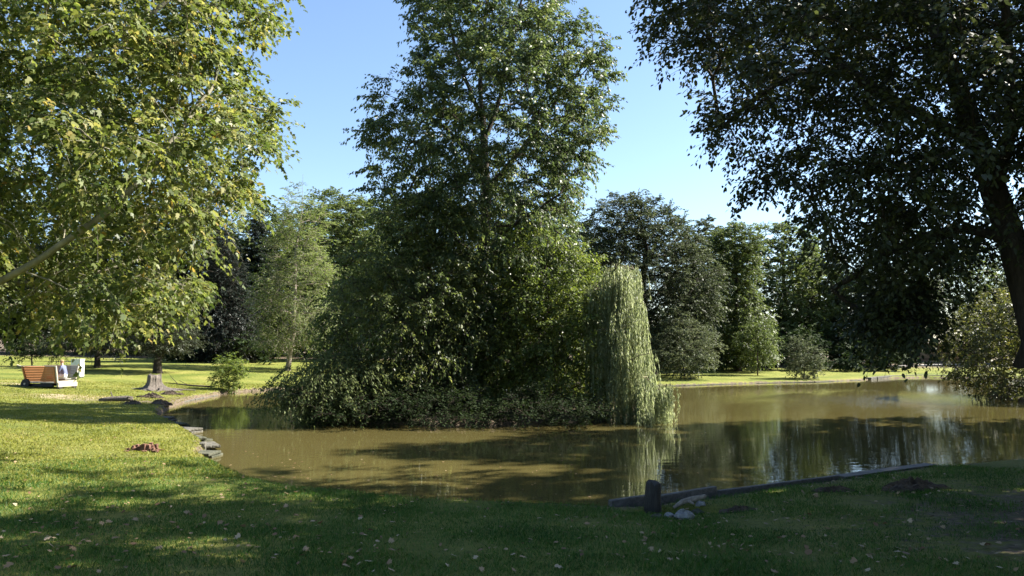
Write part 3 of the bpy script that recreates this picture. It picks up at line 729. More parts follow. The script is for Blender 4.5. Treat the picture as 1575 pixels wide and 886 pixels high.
# --- woods behind: a few trees built once, then copied
def back_proto(seed, w, h, n, leafm, md, kind, leaf=.3):
    """a tree about w wide and h high standing at the origin"""
    r = gen(seed); out = np.zeros((n, 3)); m = 0; tries = 0
    while m < n and tries < n*60:
        tries += 1
        if tries % (n*10) == 0: md *= .85
        z = r.uniform(.12, 1); 
        prof = math.sin(math.pi*min(1, (z-.05)/.97))**.6 if kind == 'round' else (1.05-z)**.8
        a = r.uniform(0, 6.28); q = r.random()**.45*prof*w/2*(1+.22*math.sin(3*a+seed+z*5)+.15*math.sin(5*a+z*11))
        p = np.array([math.cos(a)*q, math.sin(a)*q, z*h])
        if m and np.min(((out[:m]-p)**2).sum(1)) < md*md: continue
        out[m] = p; m += 1
    return make_tree('background_tree', 'tree', 'tree', r, out[:m], [trunk_to((0,0,-.2), (r.normal(0,.3), r.normal(0,.3), h*.88), r, .12, 6)], .26, leafm, BARK_DEEP, 8, 13,
                     L=(.6,1.2), droop=.3, leaf=leaf, ratio=.5, up=.12, gk=dict(minz=1.5, flare=.4), twig_r=.016)
protos = [back_proto(61, 9, 13, 260, L_BACK, .9, 'round'), back_proto(62, 7, 15, 260, L_ROUND, .9, 'round'), back_proto(63, 10, 11, 260, L_ROUND, .9, 'round'), back_proto(64, 6, 15, 250, L_SPRUCE, .8, 'cone', .3)]
LB = [ # pixel column, distance, height factor, prototype, label
 (-60, 82, .9, 1, 'dark tree at the far left end of the woods'), (30, 86, .85, 2, 'broad dark tree in the woods above the wagon seat'), (120, 84, .95, 1, 'shaded tree in the woods above the pale cabinet'),
 (200, 90, .9, 0, 'green tree in the woods behind the low yew'), (275, 88, .9, 1, 'tree in the woods left of the dark spruce'), (365, 92, .88, 2, 'broad tree in the woods right of the dark spruce'),
 (408, 84, .88, 0, 'light green tree in the woods left behind the larch'), (480, 96, .92, 0, 'tall tree in the woods behind the larch'), (580, 92, .95, 0, 'light tree in the woods left behind the island'),
 (660, 90, .9, 2, 'broad dark tree in the woods behind the spreading island tree'), (760, 95, .95, 1, 'dark tree in the woods behind the tall island tree'), (850, 92, 1.0, 0, 'green tree in the woods behind the bushy island tree'),
 (925, 88, .9, 2, 'broad tree in the woods left behind the big rounded tree'), (1085, 90, .95, 1, 'dark tree in the woods between rounded and narrow trees'), (1205, 84, 1.0, 0, 'light tree in the woods right of the narrow clad tree'),
 (1260, 92, .9, 1, 'dark tree in the woods above the lone shore shrub'), (1320, 86, .85, 2, 'broad dark tree in the woods behind the hanging dark boughs'), (1385, 82, .95, 1, 'dark trunked tree beside the ochre wall'),
 (1500, 96, .95, 0, 'green tree behind the ochre wall on the far right'), (1580, 90, .9, 2, 'broad tree in the woods behind the yellowing bush'), (1660, 84, .95, 1, 'dark tree at the far right end of the woods')]
used = set()
rb = random.Random(3)
for k, (px, D, hf, pi, lab) in enumerate(LB):
    src = protos[pi]; x = at(px, 540, D)[0]
    if pi not in used: o = src; used.add(pi)
    else:
        o = src.copy(); COL.objects.link(o)
        for ch in list(src.children):
            c = ch.copy(); COL.objects.link(c); c.parent = o
    o.location = (x, D, gz(x, D)); o.rotation_euler = (0, 0, rb.uniform(0, 6.28)); s = hf*rb.uniform(.95, 1.05)*(1.4 if px < 900 else 1.1); o.scale = (s*rb.uniform(.95, 1.15), s*rb.uniform(.95, 1.15), s)
    tag(o, lab, 'tree', 'trees of the woods behind the pond')
o = protos[3]; o.location = (at(395, 540, 80)[0], 80, gz(at(395, 540, 80)[0], 80)); tag(o, 'slim dark conifer between the spruce and the larch', 'tree', 'trees of the woods behind the pond')

# trees standing right of and behind the viewer: they throw the shade on the near lawn and water
SH = [(13.6, 12, 1.0, 0, 'tall tree shading the near lawn from the right'), (13, 6, .95, 2, 'broad tree right of the viewer shading the grass'), (25.5, 20.5, 1.5, 1, 'tallest tree on the right shore shading the water'), (21, 13, .9, 2, 'broad tree on the right shore beyond the leaning tree'), (25, 25.8, 1.65, 1, 'tall tree on the right shore before the yellowing bush')]
for (x, y, s, pi, lab) in SH:
    src = protos[pi]; o = src.copy(); COL.objects.link(o)
    for ch in list(src.children):
        c = ch.copy(); COL.objects.link(c); c.parent = o
    o.location = (x, y, max(gz(x, y), .1)); o.rotation_euler = (0, 0, x); o.scale = (min(s, 1.2), min(s, 1.2), s); tag(o, lab, 'tree', 'shade trees right of the viewer')

# undergrowth closing the woods near the ground
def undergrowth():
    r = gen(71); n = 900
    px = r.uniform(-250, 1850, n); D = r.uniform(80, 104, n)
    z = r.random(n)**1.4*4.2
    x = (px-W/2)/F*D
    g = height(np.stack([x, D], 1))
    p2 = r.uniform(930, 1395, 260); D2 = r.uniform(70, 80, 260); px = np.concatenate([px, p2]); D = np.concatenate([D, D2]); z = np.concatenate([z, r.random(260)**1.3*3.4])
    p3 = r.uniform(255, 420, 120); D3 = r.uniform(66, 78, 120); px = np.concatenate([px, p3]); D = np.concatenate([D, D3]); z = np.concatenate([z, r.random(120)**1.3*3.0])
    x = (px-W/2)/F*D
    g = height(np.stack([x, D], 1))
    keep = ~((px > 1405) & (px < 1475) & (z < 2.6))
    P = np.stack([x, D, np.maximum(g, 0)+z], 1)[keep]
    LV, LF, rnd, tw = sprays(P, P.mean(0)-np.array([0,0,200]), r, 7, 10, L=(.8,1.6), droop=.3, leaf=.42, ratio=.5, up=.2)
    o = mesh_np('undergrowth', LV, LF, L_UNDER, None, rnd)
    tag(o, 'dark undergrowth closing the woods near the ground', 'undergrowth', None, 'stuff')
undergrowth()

# ------------------------------------------------------------------ grass blades
def grass(name, label, n, dmin, dmax, hgt, wid, mat, seed, pw, amin=-36, amax=36, cond=None, lean=.5):
    r = gen(seed)
    u = r.random(n); d = (dmin**pw+u*(dmax**pw-dmin**pw))**(1/pw)
    a = np.radians(r.uniform(amin, amax, n))
    x, y = np.sin(a)*d, np.cos(a)*d
    pts = np.stack([x, y], 1)
    sdp, sdi = land_d(pts)
    dens = .68+.7*vnoise(x, y, 2.3, 1)+.25*vnoise(x, y, 7, 2)-.55*np.exp(-(((x-8.5)/4.4)**2+((y-9.5)/4)**2))
    ok = (sdp > .02) & (r.random(n) < dens)
    if cond is not None: ok &= cond(x, y)
    pts, d = pts[ok], d[ok]; m = len(pts)
    z = height(pts)
    P = np.stack([pts[:,0], pts[:,1], z-.005], 1)
    s = np.maximum(1, d/9)**.6
    h = hgt*r.uniform(.45, 1.25, m)*(1+.35*vnoise(pts[:,0], pts[:,1], 1.1, 5)); w = wid*r.uniform(.7, 1.3, m)*s
    az = r.uniform(0, 6.28, m); dx = np.stack([np.cos(az), np.sin(az), 0*az], 1)
    la = r.uniform(0, 6.28, m); ld = np.stack([np.cos(la), np.sin(la), 0*la], 1)*(h*r.uniform(.1, lean*2, m))[:,None]
    up = np.zeros((m, 3)); up[:,2] = h
    V = np.stack([P-dx*w[:,None]/2, P+dx*w[:,None]/2, P+ld*.45+up*.6+dx*w[:,None]*.35, P+ld+up*np.sqrt(np.clip(1-(ld**2).sum(1, keepdims=True)/np.maximum(h[:,None]**2, 1e-6)*.5, .2, 1)), P+ld*.45+up*.6-dx*w[:,None]*.35], 1)
    Fc = np.arange(m*5).reshape(-1, 5)
    o = mesh_np(name, V.reshape(-1, 3), Fc, mat, None, np.clip(.5+.28*vnoise(pts[:,0], pts[:,1], 1.7, 4)+r.normal(0, .2, m), 0, 1))
    return tag(o, label, 'grass', None, 'stuff')
grass('grass', 'short shaded grass of the near lawn', 330000, 4.6, 18, .055, .006, M_BLADE_SHADE, 81, 1.0)
grass('grass', 'sunlit grass blades on the left lawn', 240000, 15, 50, .05, .011, M_BLADE_SUN, 82, 1.0, -37, -12, None, .6)

# ------------------------------------------------------------------ fallen leaves
def fallen():
    r = gen(91)
    me_list = []
    for k in range(4):
        T = SHAPES['lobed'][0] if k < 3 else SHAPES['oval'][0]
        V = T.copy()*np.array([1, .9, 1]); V[:,2] = .10*np.abs(V[:,1])**1.3*(1 if k % 2 else -.4)+.12*(V[:,0]-.5)**2*(k-1)+r.normal(0, .02, len(V))
        V[:,0] -= .5
        me = bpy.data.meshes.new('fallen_leaf'); me.from_pydata([tuple(v) for v in V], [], [tuple(range(len(V)))]); me.update()
        me.materials.append(L_FALLEN); me_list.append(me)
        a = me.attributes.new('rnd', 'FLOAT', 'FACE'); a.data.foreach_set('value', [(.75, .45, .95, .2)[k]])
    n = 0; stuffP = []
    while n < 260:
        px = r.uniform(0, 1575); py = 742+r.random()**.75*144
        if r.random() > (1.0 if px < 620 or px > 1180 else .6): continue
        p = ghit(px, py)
        if land_d(p[None,:2])[0][0] < .2: continue
        o = bpy.data.objects.new('fallen_leaf', me_list[int(r.integers(0, 4))]); COL.objects.link(o)
        o.location = (p[0], p[1], gz(p[0], p[1])+.035); s = r.uniform(.035, .09); o.scale = (s, s, s)
        o.rotation_euler = (r.normal(0, .35), r.normal(0, .35), r.uniform(0, 6.28))
        tag(o, 'dry tan leaf fallen on the near lawn', 'leaf', 'dry leaves fallen on the near lawn'); n += 1
    m = 1000
    px = r.uniform(0, 1575, m); py = 640+r.random(m)*220
    P = []
    for a, b in zip(px, py):
        d = ray(a, b); z = .45
        q = np.array([0,0,CAMZ])+d*((z-CAMZ)/d[2]); P.append(q)
    P = np.array(P); s1, s2 = land_d(P[:,:2]); P = P[s1 > .25]; P[:,2] = height(P[:,:2])+.04
    m = len(P); az = r.uniform(0, 6.28, m)
    ln = r.uniform(.025, .06, m)*(1+P[:,1]/40)
    V, Fc = leaf_faces(P, np.stack([np.cos(az), np.sin(az), r.normal(0, .2, m)], 1), np.array([0,0,1])+r.normal(0, .3, (m, 3)), ln, ln*.6, 'oval')
    tag(mesh_np('leaf_litter', V, Fc, L_FALLEN, None, r.random(m)), 'small bits of dry leaf scattered over the lawn', 'leaf litter', None, 'stuff')
fallen()
def floating():
    r = gen(93); px = np.concatenate([r.uniform(420, 1000, 60), r.uniform(1040, 1460, 30), r.uniform(330, 480, 40)]); py = np.concatenate([r.uniform(690, 765, 60), r.uniform(640, 735, 30), r.uniform(690, 745, 40)])
    P = np.array([G(a, b, .006) for a, b in zip(px, py)]); s1, s2 = land_d(P[:,:2]); P = P[(s1 < -.1) & (s2 < -.1)]; m = len(P)
    az = r.uniform(0, 6.28, m); ln = r.uniform(.03, .08, m)
    V, Fc = leaf_faces(P, np.stack([np.cos(az), np.sin(az), 0*az], 1), np.array([0,0,1.0])+np.zeros((m, 3)), ln, ln*.6, 'oval'); V[:,2] = .006+np.abs(V[:,2]-.006)*.5
    tag(mesh_np('floating_leaves', V, Fc, L_FALLEN, None, r.random(m)), 'small dry leaves floating on the pond', 'floating leaves', None, 'stuff')
floating()

# ------------------------------------------------------------------ stump, crumbling stump, log
def lumpy(name, base, rfun, prof, mat, parent, seed, k=40, cap=True):
    """lathe with an angular radius function. prof: (z, scale)"""
    V, Fc = [], []
    for (z, t) in prof:
        for j in range(k):
            a = 2*math.pi*j/k; q = rfun(a, t)
            V.append((math.cos(a)*q, math.sin(a)*q, z+(.06*math.sin(3*a+seed)+.05*math.sin(8*a)+.03*math.sin(13*a) if t == prof[-1][1] else 0)))
    m = len(prof)
    for i in range(m-1):
        for j in range(k): Fc.append((i*k+j, i*k+(j+1) % k, (i+1)*k+(j+1) % k, (i+1)*k+j))
    if cap:
        V.append((0, 0, prof[-1][0]-.02)); c = len(V)-1
        for j in range(k): Fc.append(((m-1)*k+j, (m-1)*k+(j+1) % k, c))
    me = bpy.data.meshes.new(name); me.from_pydata(V, [], Fc); me.update(); me.materials.append(mat)
    for p in me.polygons: p.use_smooth = True
    o = bpy.data.objects.new(name, me); COL.objects.link(o); o.parent = parent
    return o
sb = ghit(236, 600)
st = empty('tree_stump', sb, 'pale weathered tree stump with flared spreading roots by the pond', 'tree stump')
def sr(a, t):
    rt = max(0, math.cos(a-.15))**6*.9+max(0, math.cos(a-2.9))**8*.75+max(0, math.cos(a+1.5))**8*.5+max(0, math.cos(a-1.2))**10*.5+max(0, math.cos(a+2.4))**10*.45
    return .32+.035*math.sin(3*a)+.03*math.sin(7*a+.6)+.018*math.sin(15*a)+rt*t**1.5*.95+.12*t
st.scale = (1.0, .95, .74)
lumpy('stump_trunk', sb, sr, [(-.15,1.15),(-.02,1.0),(.05,.82),(.12,.62),(.22,.42),(.36,.24),(.55,.1),(.8,.03),(1.02,.0)], M_STUMP, st, 1, 60)
m = MB()
for (a, l) in ((.1,1.5),(3.0,1.6),(-1.6,.9),(-.6,1.2),(2.3,1.0)):
    pts = [(math.cos(a+.12*i*math.sin(a*3))*(.55+l*i/5), math.sin(a+.12*i*math.sin(a*3))*(.55+l*i/5), .10-.03*i) for i in range(6)]
    m.tube(pts, [.10,.085,.07,.055,.04,.02], 8)
m.build('roots', M_STUMP, st, smooth=True)

kb = ghit(222, 693)
ks = empty('crumbling_stump', kb, 'low crumbling reddish brown stump on the sunlit grass near the pond', 'stump')
rr_ = random.Random(4)
m = MB()
for i in range(26):                       # upright splintered blocks of rotten wood
    x = -.27+.54*(i % 9)/8+rr_.uniform(-.02,.02); y = -.13+.13*(i//9)+rr_.uniform(-.03,.03)
    h = rr_.uniform(.10,.21)*(1-.35*abs(x)/.3); w = rr_.uniform(.05,.09)
    m.box((x, y, h/2-.02), (w, w*rr_.uniform(.8,1.3), h), rr_.uniform(-.5,.5))
m.build('wood_blocks', M_STUMP2, ks, .012)
m = MB()
for i in range(14):
    x, y = rr_.uniform(-.45,.42), rr_.uniform(-.3,.22); s = rr_.uniform(.03,.07)
    m.box((x, y, s*.25), (s*1.6, s, s*.6), rr_.uniform(0,3))
m.build('wood_chips', M_STUMP2, ks, .008)

lg = ghit(182, 618)
lo_s = .7
lo = empty('bank_log', lg, 'short broken grey log lying across the eroded bank left of the stump', 'log')
lo.scale = (.75,.75,.7)
m = MB(); m.tube([(-1.0,-.15,.10),(-.5,-.05,.16),(0,.02,.18),(.45,0,.20),(.75,.05,.16)], [.10,.14,.15,.16,.15], 12)
m.build('log_body', M_STUMP, lo, smooth=True)
m = MB(); m.tube([(-.3,0,.22),(-.45,.1,.45),(-.5,.12,.6)], [.05,.035,.02], 8); m.tube([(.5,0,.2),(.65,-.25,.3),(.9,-.4,.26)], [.06,.04,.02], 8)
m.build('branch_stubs', M_STUMP, lo, smooth=True)
dr = ghit(305, 596)
dw = empty('dead_branch', dr, 'bare dead branch lying on the grass beside the water shrub', 'branch')
m = MB(); m.tube([(-2.0,.3,.25),(-1.2,.15,.18),(-.3,0,.10),(.8,-.1,.05)], [.015,.03,.045,.05], 7); m.tube([(-1.2,.15,.18),(-1.6,.3,.5),(-1.75,.3,.7)], [.02,.014,.008], 6); m.tube([(-.6,.05,.13),(-1.0,-.2,.4)], [.02,.01], 6)
m.build('twigs', BARK, dw, smooth=True)

def rock(bmv, c, s, rnd, mat_mb):
    """irregular stone added to an MB"""
    k, L_ = 9, 6
    base = len(mat_mb.v)
    ph = [rnd.uniform(0, 6.28) for _ in range(4)]
    for i in range(L_+1):
        th = math.pi*i/L_
        for j in range(k):
            a = 2*math.pi*j/k
            q = 1+.16*math.sin(2*a+ph[0]+th*2)+.12*math.sin(3*a+ph[1]-th*3)+rnd.uniform(-.07,.07)
            mat_mb.v.append((c[0]+s[0]*math.sin(th)*math.cos(a)*q, c[1]+s[1]*math.sin(th)*math.sin(a)*q, c[2]+s[2]*math.cos(th)*q))
    for i in range(L_):
        for j in range(k):
            mat_mb.f.append((base+i*k+j, base+(i+1)*k+j, base+(i+1)*k+(j+1) % k, base+i*k+(j+1) % k))
def mound(name, mat, parent, a, b, h, seed, k=22, n=8):
    r = random.Random(seed); ph = [r.uniform(0, 6.28) for _ in range(5)]
    V = [(0, 0, h*r.uniform(.8, 1))]; Fc = []
    for i in range(1, n+1):
        for j in range(k):
            t = 2*math.pi*j/k; q = i/n*(1+.22*math.sin(2*t+ph[0])+.16*math.sin(3*t+ph[1])+.08*math.sin(7*t+ph[2]))
            z = h*(1-(i/n)**1.3)*(1+.5*math.sin(3*t+ph[3]+i)*.6)+r.uniform(-.18, .22)*h*(1 if i < n else 0)-(.06 if i == n else 0)
            V.append((a*q*math.cos(t), b*q*math.sin(t), z))
    for j in range(k): Fc.append((0, 1+j, 1+(j+1) % k))
    for i in range(n-1):
        for j in range(k): Fc.append((1+i*k+j, 1+(i+1)*k+j, 1+(i+1)*k+(j+1) % k, 1+i*k+(j+1) % k))
    me = bpy.data.meshes.new(name); me.from_pydata(V, [], Fc); me.update(); me.materials.append(mat)
    o = bpy.data.objects.new(name, me); COL.objects.link(o); o.parent = parent; return o
# eroded clods below the stump
for i, (px, py, s, lab) in enumerate(((232,612,.45,'dark clod of earth on the eroded bank right below the stump'),(262,607,.4,'dark clod of earth at the water edge right of the stump roots'),(205,622,.35,'dark clod of earth beside the broken bank log'),(245,622,.4,'lowest dark clod of earth at the tip of the pond'))):
    p = ghit(px, py); o = empty('earth_clod', p, lab, 'clod', 'earth clods on the eroded bank')
    mound('clod_body', M_SOIL, o, s*1.3, s*.8, s*.42, i+3)

# ------------------------------------------------------------------ stone edging runs
def edging(name, label, pts, w, h, mat, gap=.02, blk=.6, seed=0, group='stone edgings along the pond', lift=.0):
    rnd = random.Random(seed); P = [np.array(p[:2], float) for p in pts]
    o = empty(name, (P[0][0], P[0][1], 0), label, 'edging', group)
    m = MB()
    for a, b in zip(P[:-1], P[1:]):
        L_ = np.linalg.norm(b-a); n = max(1, int(L_/blk)); t = (b-a)/L_; an = math.atan2(t[1], t[0])
        for i in range(n):
            c = a+t*L_*(i+.5)/n-P[0]
            m.box((c[0]+rnd.uniform(-.03,.03), c[1]+rnd.uniform(-.03,.03), h/2-.15+lift+rnd.uniform(-.025,.025)), (L_/n-gap, w*rnd.uniform(.85,1.15), h+.15), an+rnd.uniform(-.03,.03))
    m.build('edge_stones', mat, o, .02); return o
edging('stone_edging', 'light stone edging along the far bank between the stump and the water shrub', [G(272,617,.1),G(296,611,.12),G(332,605,.12)], .3, .10, M_STONE, seed=1)
edging('stone_edging', 'low pale edging of the far right lawn at the waterline', [G(1335,582,.1),G(1372,579,.1),G(1420,578,.1),G(1466,579,.1)], .5, .26, M_STONE, seed=2, blk=1.2)
edging('stone_edging', 'dark edging of the far lawn between the willow and the lone shore shrub', [G(1000,592,.1),G(1050,591,.1),G(1110,589,.1),G(1180,587,.1),G(1250,586,.1),G(1320,583,.1)], .4, .10, M_STONE_D, seed=3, blk=1.0)
# broken slabs of the jutting left corner
SL = [(244,636,1.2,.5,.1,'farthest flat stone slab at the notch of the left shore'),(262,644,1.3,.6,.35,'second flat slab along the left shore'),(280,652,1.2,.7,.5,'mossy flat slab midway along the left shore'),(296,664,1.2,.8,.7,'wide slab just before the jutting stone corner'),(304,676,1.0,.9,.9,'top slab of the jutting stone corner'),(306,686,.9,.6,.2,'front slab of the jutting stone corner')]
for i, (px, py, l, w, a, lab) in enumerate(SL):
    p = G(px, py, .24); z = .03
    o = empty('stone_slab', (p[0], p[1], z), lab, 'slab', 'stone slabs of the left shore', rz=-a)
    m = MB(); rnd = random.Random(i)
    for q in range(2):
        m.box((rnd.uniform(-.1,.1), rnd.uniform(-.08,.08), -.02+.075*q), (l*rnd.uniform(.7,1), w*rnd.uniform(.7,1), .068), rnd.uniform(-.25,.25))
    m.build('slab_stone', M_STONE_D if i % 2 else M_STONE, o, .018)
m = MB(); m.box((0,0,-.16), (.14,.4,.56))
p = G(312, 688, .1); o = empty('corner_stone', (p[0], p[1], .1), 'upright pale corner stone where the left shore juts into the pond', 'stone', None, .3); m.build('stone_block', M_STONE, o, .02)

# ------------------------------------------------------------------ boards, post and rubble at the near bank
def board(name, label, a, b, w, h, mat):
    a, b = np.array(a), np.array(b)
    o = empty(name, a, label, 'board', 'boards edging the near bank')
    m = MB(); n = max(2, int(np.linalg.norm(b-a)/.5)); rnd = random.Random(int(abs(a[0])*10))
    pts = [a+(b-a)*i/n-a for i in range(n+1)]
    for i in range(n): m.beam(pts[i]+np.array([0,0,rnd.uniform(-.004,.004)]), pts[i+1], w, h)
    m.build('board_body', mat, o, .012); return o
bz = .16
board('bank_board', 'dark board left of the post at the washed-out bank', G(938,779,bz), G(994,771,bz), .085, .2, M_BOARD)
board('bank_board', 'dark board right of the post above the hollow', G(1014,772,bz), G(1100,757,bz), .09, .2, M_BOARD)
board('bank_board', 'long thin grey board edging the grass toward the right', G(1104,757,bz)-np.array([0,0,.05]), G(1290,733,bz)-np.array([0,0,.05]), .08, .16, M_BOARD)
board('bank_board', 'wide grey board at the right end of the edged bank', G(1292,732,bz)-np.array([0,0,.02]), G(1432,714,bz)-np.array([0,0,.01]), .26, .05, M_BOARD)
pb_ = G(1004, 790, .10)
po = empty('mooring_post', (pb_[0], pb_[1], 0), 'thick dark wooden post standing in the gap between the bank boards', 'post')
hpost = (at(1004, 742, pb_[1]))[2]
m = MB(); m.tube([(0,0,-.5),(.0,0,.2),(.005,.0,hpost*.6),(.015,.01,hpost-.05),(.015,.01,hpost)], [.135,.13,.122,.115,.095], 14); rp_ = random.Random(8)
for k_ in range(14): v_ = m.v[-14+k_]; m.v[-14+k_] = (v_[0]*1.08, v_[1]*1.08, v_[2]+rp_.uniform(-.05,.03))
m.build('post_body', M_POST, po, smooth=False)
for i, (px, py, s, lab, mt) in enumerate(((1052,798,.13,'largest pale rock in the hollow behind the boards',M_ROCK),(1030,796,.07,'small stone left of the largest pale rock in the hollow',M_ROCK),(1072,790,.08,'brownish stone right of the largest pale rock in the hollow',M_STONE_D),(1010,797,.06,'small stone at the foot of the dark post',M_STONE_D),(1078,778,.07,'stone tucked under the board right of the post',M_ROCK))):
    p = ghit(px, py); o = empty('rubble_stone', p, lab, 'stone', 'stones in the hollow behind the boards')
    m = MB(); rock(None, (0,0,s*.25), (s*1.2, s*.9, s*.6), random.Random(i+40), m); m.build('stone_body', mt, o)
p = ghit(1060, 781); o = empty('root_snag', p, 'pale broken root poking from the hollow under the board', 'root')
m = MB(); m.tube([(-.25,-.05,-.02),(-.1,0,.06),(.08,.06,.09),(.28,.12,.12)], [.02,.04,.045,.03], 8); m.tube([(-.02,.02,.07),(.05,-.1,.05)], [.03,.012], 7); m.build('root_wood', BARK_PALE, o)
for i, (px, py, s, lab) in enumerate(((1405,752,.42,'large mound of dark soil on the grass near the right boards'),(1285,756,.22,'small mound of dark soil on the grass below the boards'),(1140,787,.2,'dark scrape of soil on the grass right of the hollow'))):
    p = ghit(px, py); o = empty('soil_mound', p, lab, 'soil mound', 'dark soil mounds on the near grass')
    mound('soil_heap', M_SOIL, o, s*1.5, s*.75, s*.34, i+70, 30, 10)

# ------------------------------------------------------------------ wagon-shaped wooden seat, person, cabinet
wp = ghit(82, 598)
wg = empty('wagon_seat', (wp[0], wp[1], wp[2]+.0), 'orange slatted wagon-shaped wooden seat with flared sides on the sunlit lawn', 'seat', None, R(-14))
wg.scale = (.92, .92, .92)
# local frame: x along the length (right = open end), y away from the viewer
Lx, Wy, Hb, Ht, fl = 2.05, 1.15, .34, 1.18, .16        # length, depth, floor height, top, flare
x0, x1 = -1.75, .22
m = MB()
for i in range(9):                                       # near side slats, leaning outwards
    z0 = Hb+.02+(Ht-Hb-.04)*i/9; z1 = z0+(Ht-Hb-.04)/9-.012
    y0_, y1_ = -fl*(z0-Hb)/(Ht-Hb), -fl*(z1-Hb)/(Ht-Hb)
    e0 = fl*.9*(z0-Hb)/(Ht-Hb); e1 = fl*.9*(z1-Hb)/(Ht-Hb)
    m.hexa([(x0-e0,y0_,z0),(x1+.0*e0,y0_,z0),(x1,y0_+.035,z0),(x0-e0,y0_+.035,z0),(x0-e1,y1_,z1),(x1,y1_,z1),(x1,y1_+.035,z1),(x0-e1,y1_+.035,z1)])
m.build('side_panel', M_ORANGE, wg, .006)
m = MB()  # far side slats, grey where the near side is orange
for i in range(9):
    z0 = Hb+.02+(Ht-Hb-.04)*i/9; z1 = z0+(Ht-Hb-.04)/9-.012
    y0_, y1_ = Wy+fl*(z0-Hb)/(Ht-Hb), Wy+fl*(z1-Hb)/(Ht-Hb)
    e0 = fl*.9*(z0-Hb)/(Ht-Hb); e1 = fl*.9*(z1-Hb)/(Ht-Hb)
    m.hexa([(x0-e0,y0_-.035,z0),(x1,y0_-.035,z0),(x1,y0_,z0),(x0-e0,y0_,z0),(x0-e1,y1_-.035,z1),(x1,y1_-.035,z1),(x1,y1_,z1),(x0-e1,y1_,z1)])
tag(m.build('side_panel', M_GREYWOOD, wg, .006), 'grey far side panel')
m = MB()                                                 # closed left end
m.hexa([(x0-.02,.04,Hb+.02),(x0+.03,.04,Hb+.02),(x0+.03,Wy-.04,Hb+.02),(x0-.02,Wy-.04,Hb+.02),(x0-fl*.9-.02,-fl+.04,Ht-.03),(x0-fl*.9+.03,-fl+.04,Ht-.03),(x0-fl*.9+.03,Wy+fl-.04,Ht-.03),(x0-fl*.9-.02,Wy+fl-.04,Ht-.03)])
m.build('end_panel', M_ORANGE, wg, .006)
m = MB()                                                 # open end frame: two leaning posts and a rail
m.beam((x1+.04,-.02,Hb-.02), (x1+.04,-fl-.02,Ht+.02), .07, .09, (1,0,0)); m.beam((x1+.04,Wy+.02,Hb-.02), (x1+.04,Wy+fl+.02,Ht+.02), .07, .09, (1,0,0))
m.beam((x1+.045,-.05,Hb+.02), (x1+.045,Wy+.05,Hb+.02), .07, .09)
m.build('end_frame', M_PALEWOOD, wg, .008)
m = MB()                                                 # top rails and corner posts
m.beam((x0-fl*.9-.05,-fl-.005,Ht+.005), (x1+.0,-fl-.005,Ht+.005), .07, .035); m.beam((x0-fl*.9-.05,Wy+fl+.005,Ht+.005), (x1,Wy+fl+.005,Ht+.005), .07, .035)
m.build('top_rail', M_PALEWOOD, wg, .006)
m = MB(); m.beam((x0+.02,-.035,Hb-.04), (x0-fl*.9+.03,-fl-.04,Ht-.02), .05, .08, (1,0,0)); m.build('corner_post', M_ORANGE, wg, .006)
m = MB(); m.beam((x1-.08,-.035,Hb-.04), (x1-.08,-fl-.04,Ht-.02), .05, .08, (1,0,0)); m.build('corner_post', M_ORANGE, wg, .006)
m = MB(); m.box(((x0+x1)/2, Wy/2, Hb-.03), (x1-x0, Wy-.02, .06)); m.build('floor', M_GREYWOOD, wg, .006)
m = MB(); m.box((x1+.10, Wy/2, .20), (.12, Wy+.12, .22)); m.build('step_beam', M_PALEWOOD, wg, .012)
m = MB(); m.box(((x0+x1)/2-.1, .12, .17), (x1-x0-.5, .10, .16)); m.box(((x0+x1)/2-.1, Wy-.12, .17), (x1-x0-.5, .10, .16)); m.build('underframe', M_RUBBER, wg, .01)
for (xx_, yy_) in ((x1+.08,.10),(x1+.08,Wy-.10)):
    m = MB(); m.box((xx_, yy_, .03), (.16,.2,.14)); m.build('foot', M_RUBBER, wg, .01)
for yy_ in (-.05, Wy+.05):
    m = MB(); k = 20
    m.tube([(x0-.0, yy_-.05, .24), (x0, yy_+.05, .24)], .27, 20)
    w_ = m.build('wheel', M_RUBBER, wg, .02); m = MB(); m.tube([(x0, yy_-.075, .24), (x0, yy_+.075, .24)], .06, 12); m.build('hub', M_PALEWOOD, w_)
m = MB(); m.tube([(x0-fl*.9-.02,-fl+.15,Ht-.06),(x0-.45,-fl+.15,Ht-.0),(x0-.62,-fl+.12,Ht+.05)], [.035,.035,.04], 8); m.build('handle', M_PALEWOOD, wg)
m = MB(); m.box((-.42, Wy-.32, Hb+.14), (1.1, .42, .05)); m.box((-.42, Wy-.16, Hb+.06), (1.0, .06, .11)); m.build('bench_board', M_GREYWOOD, wg, .006)

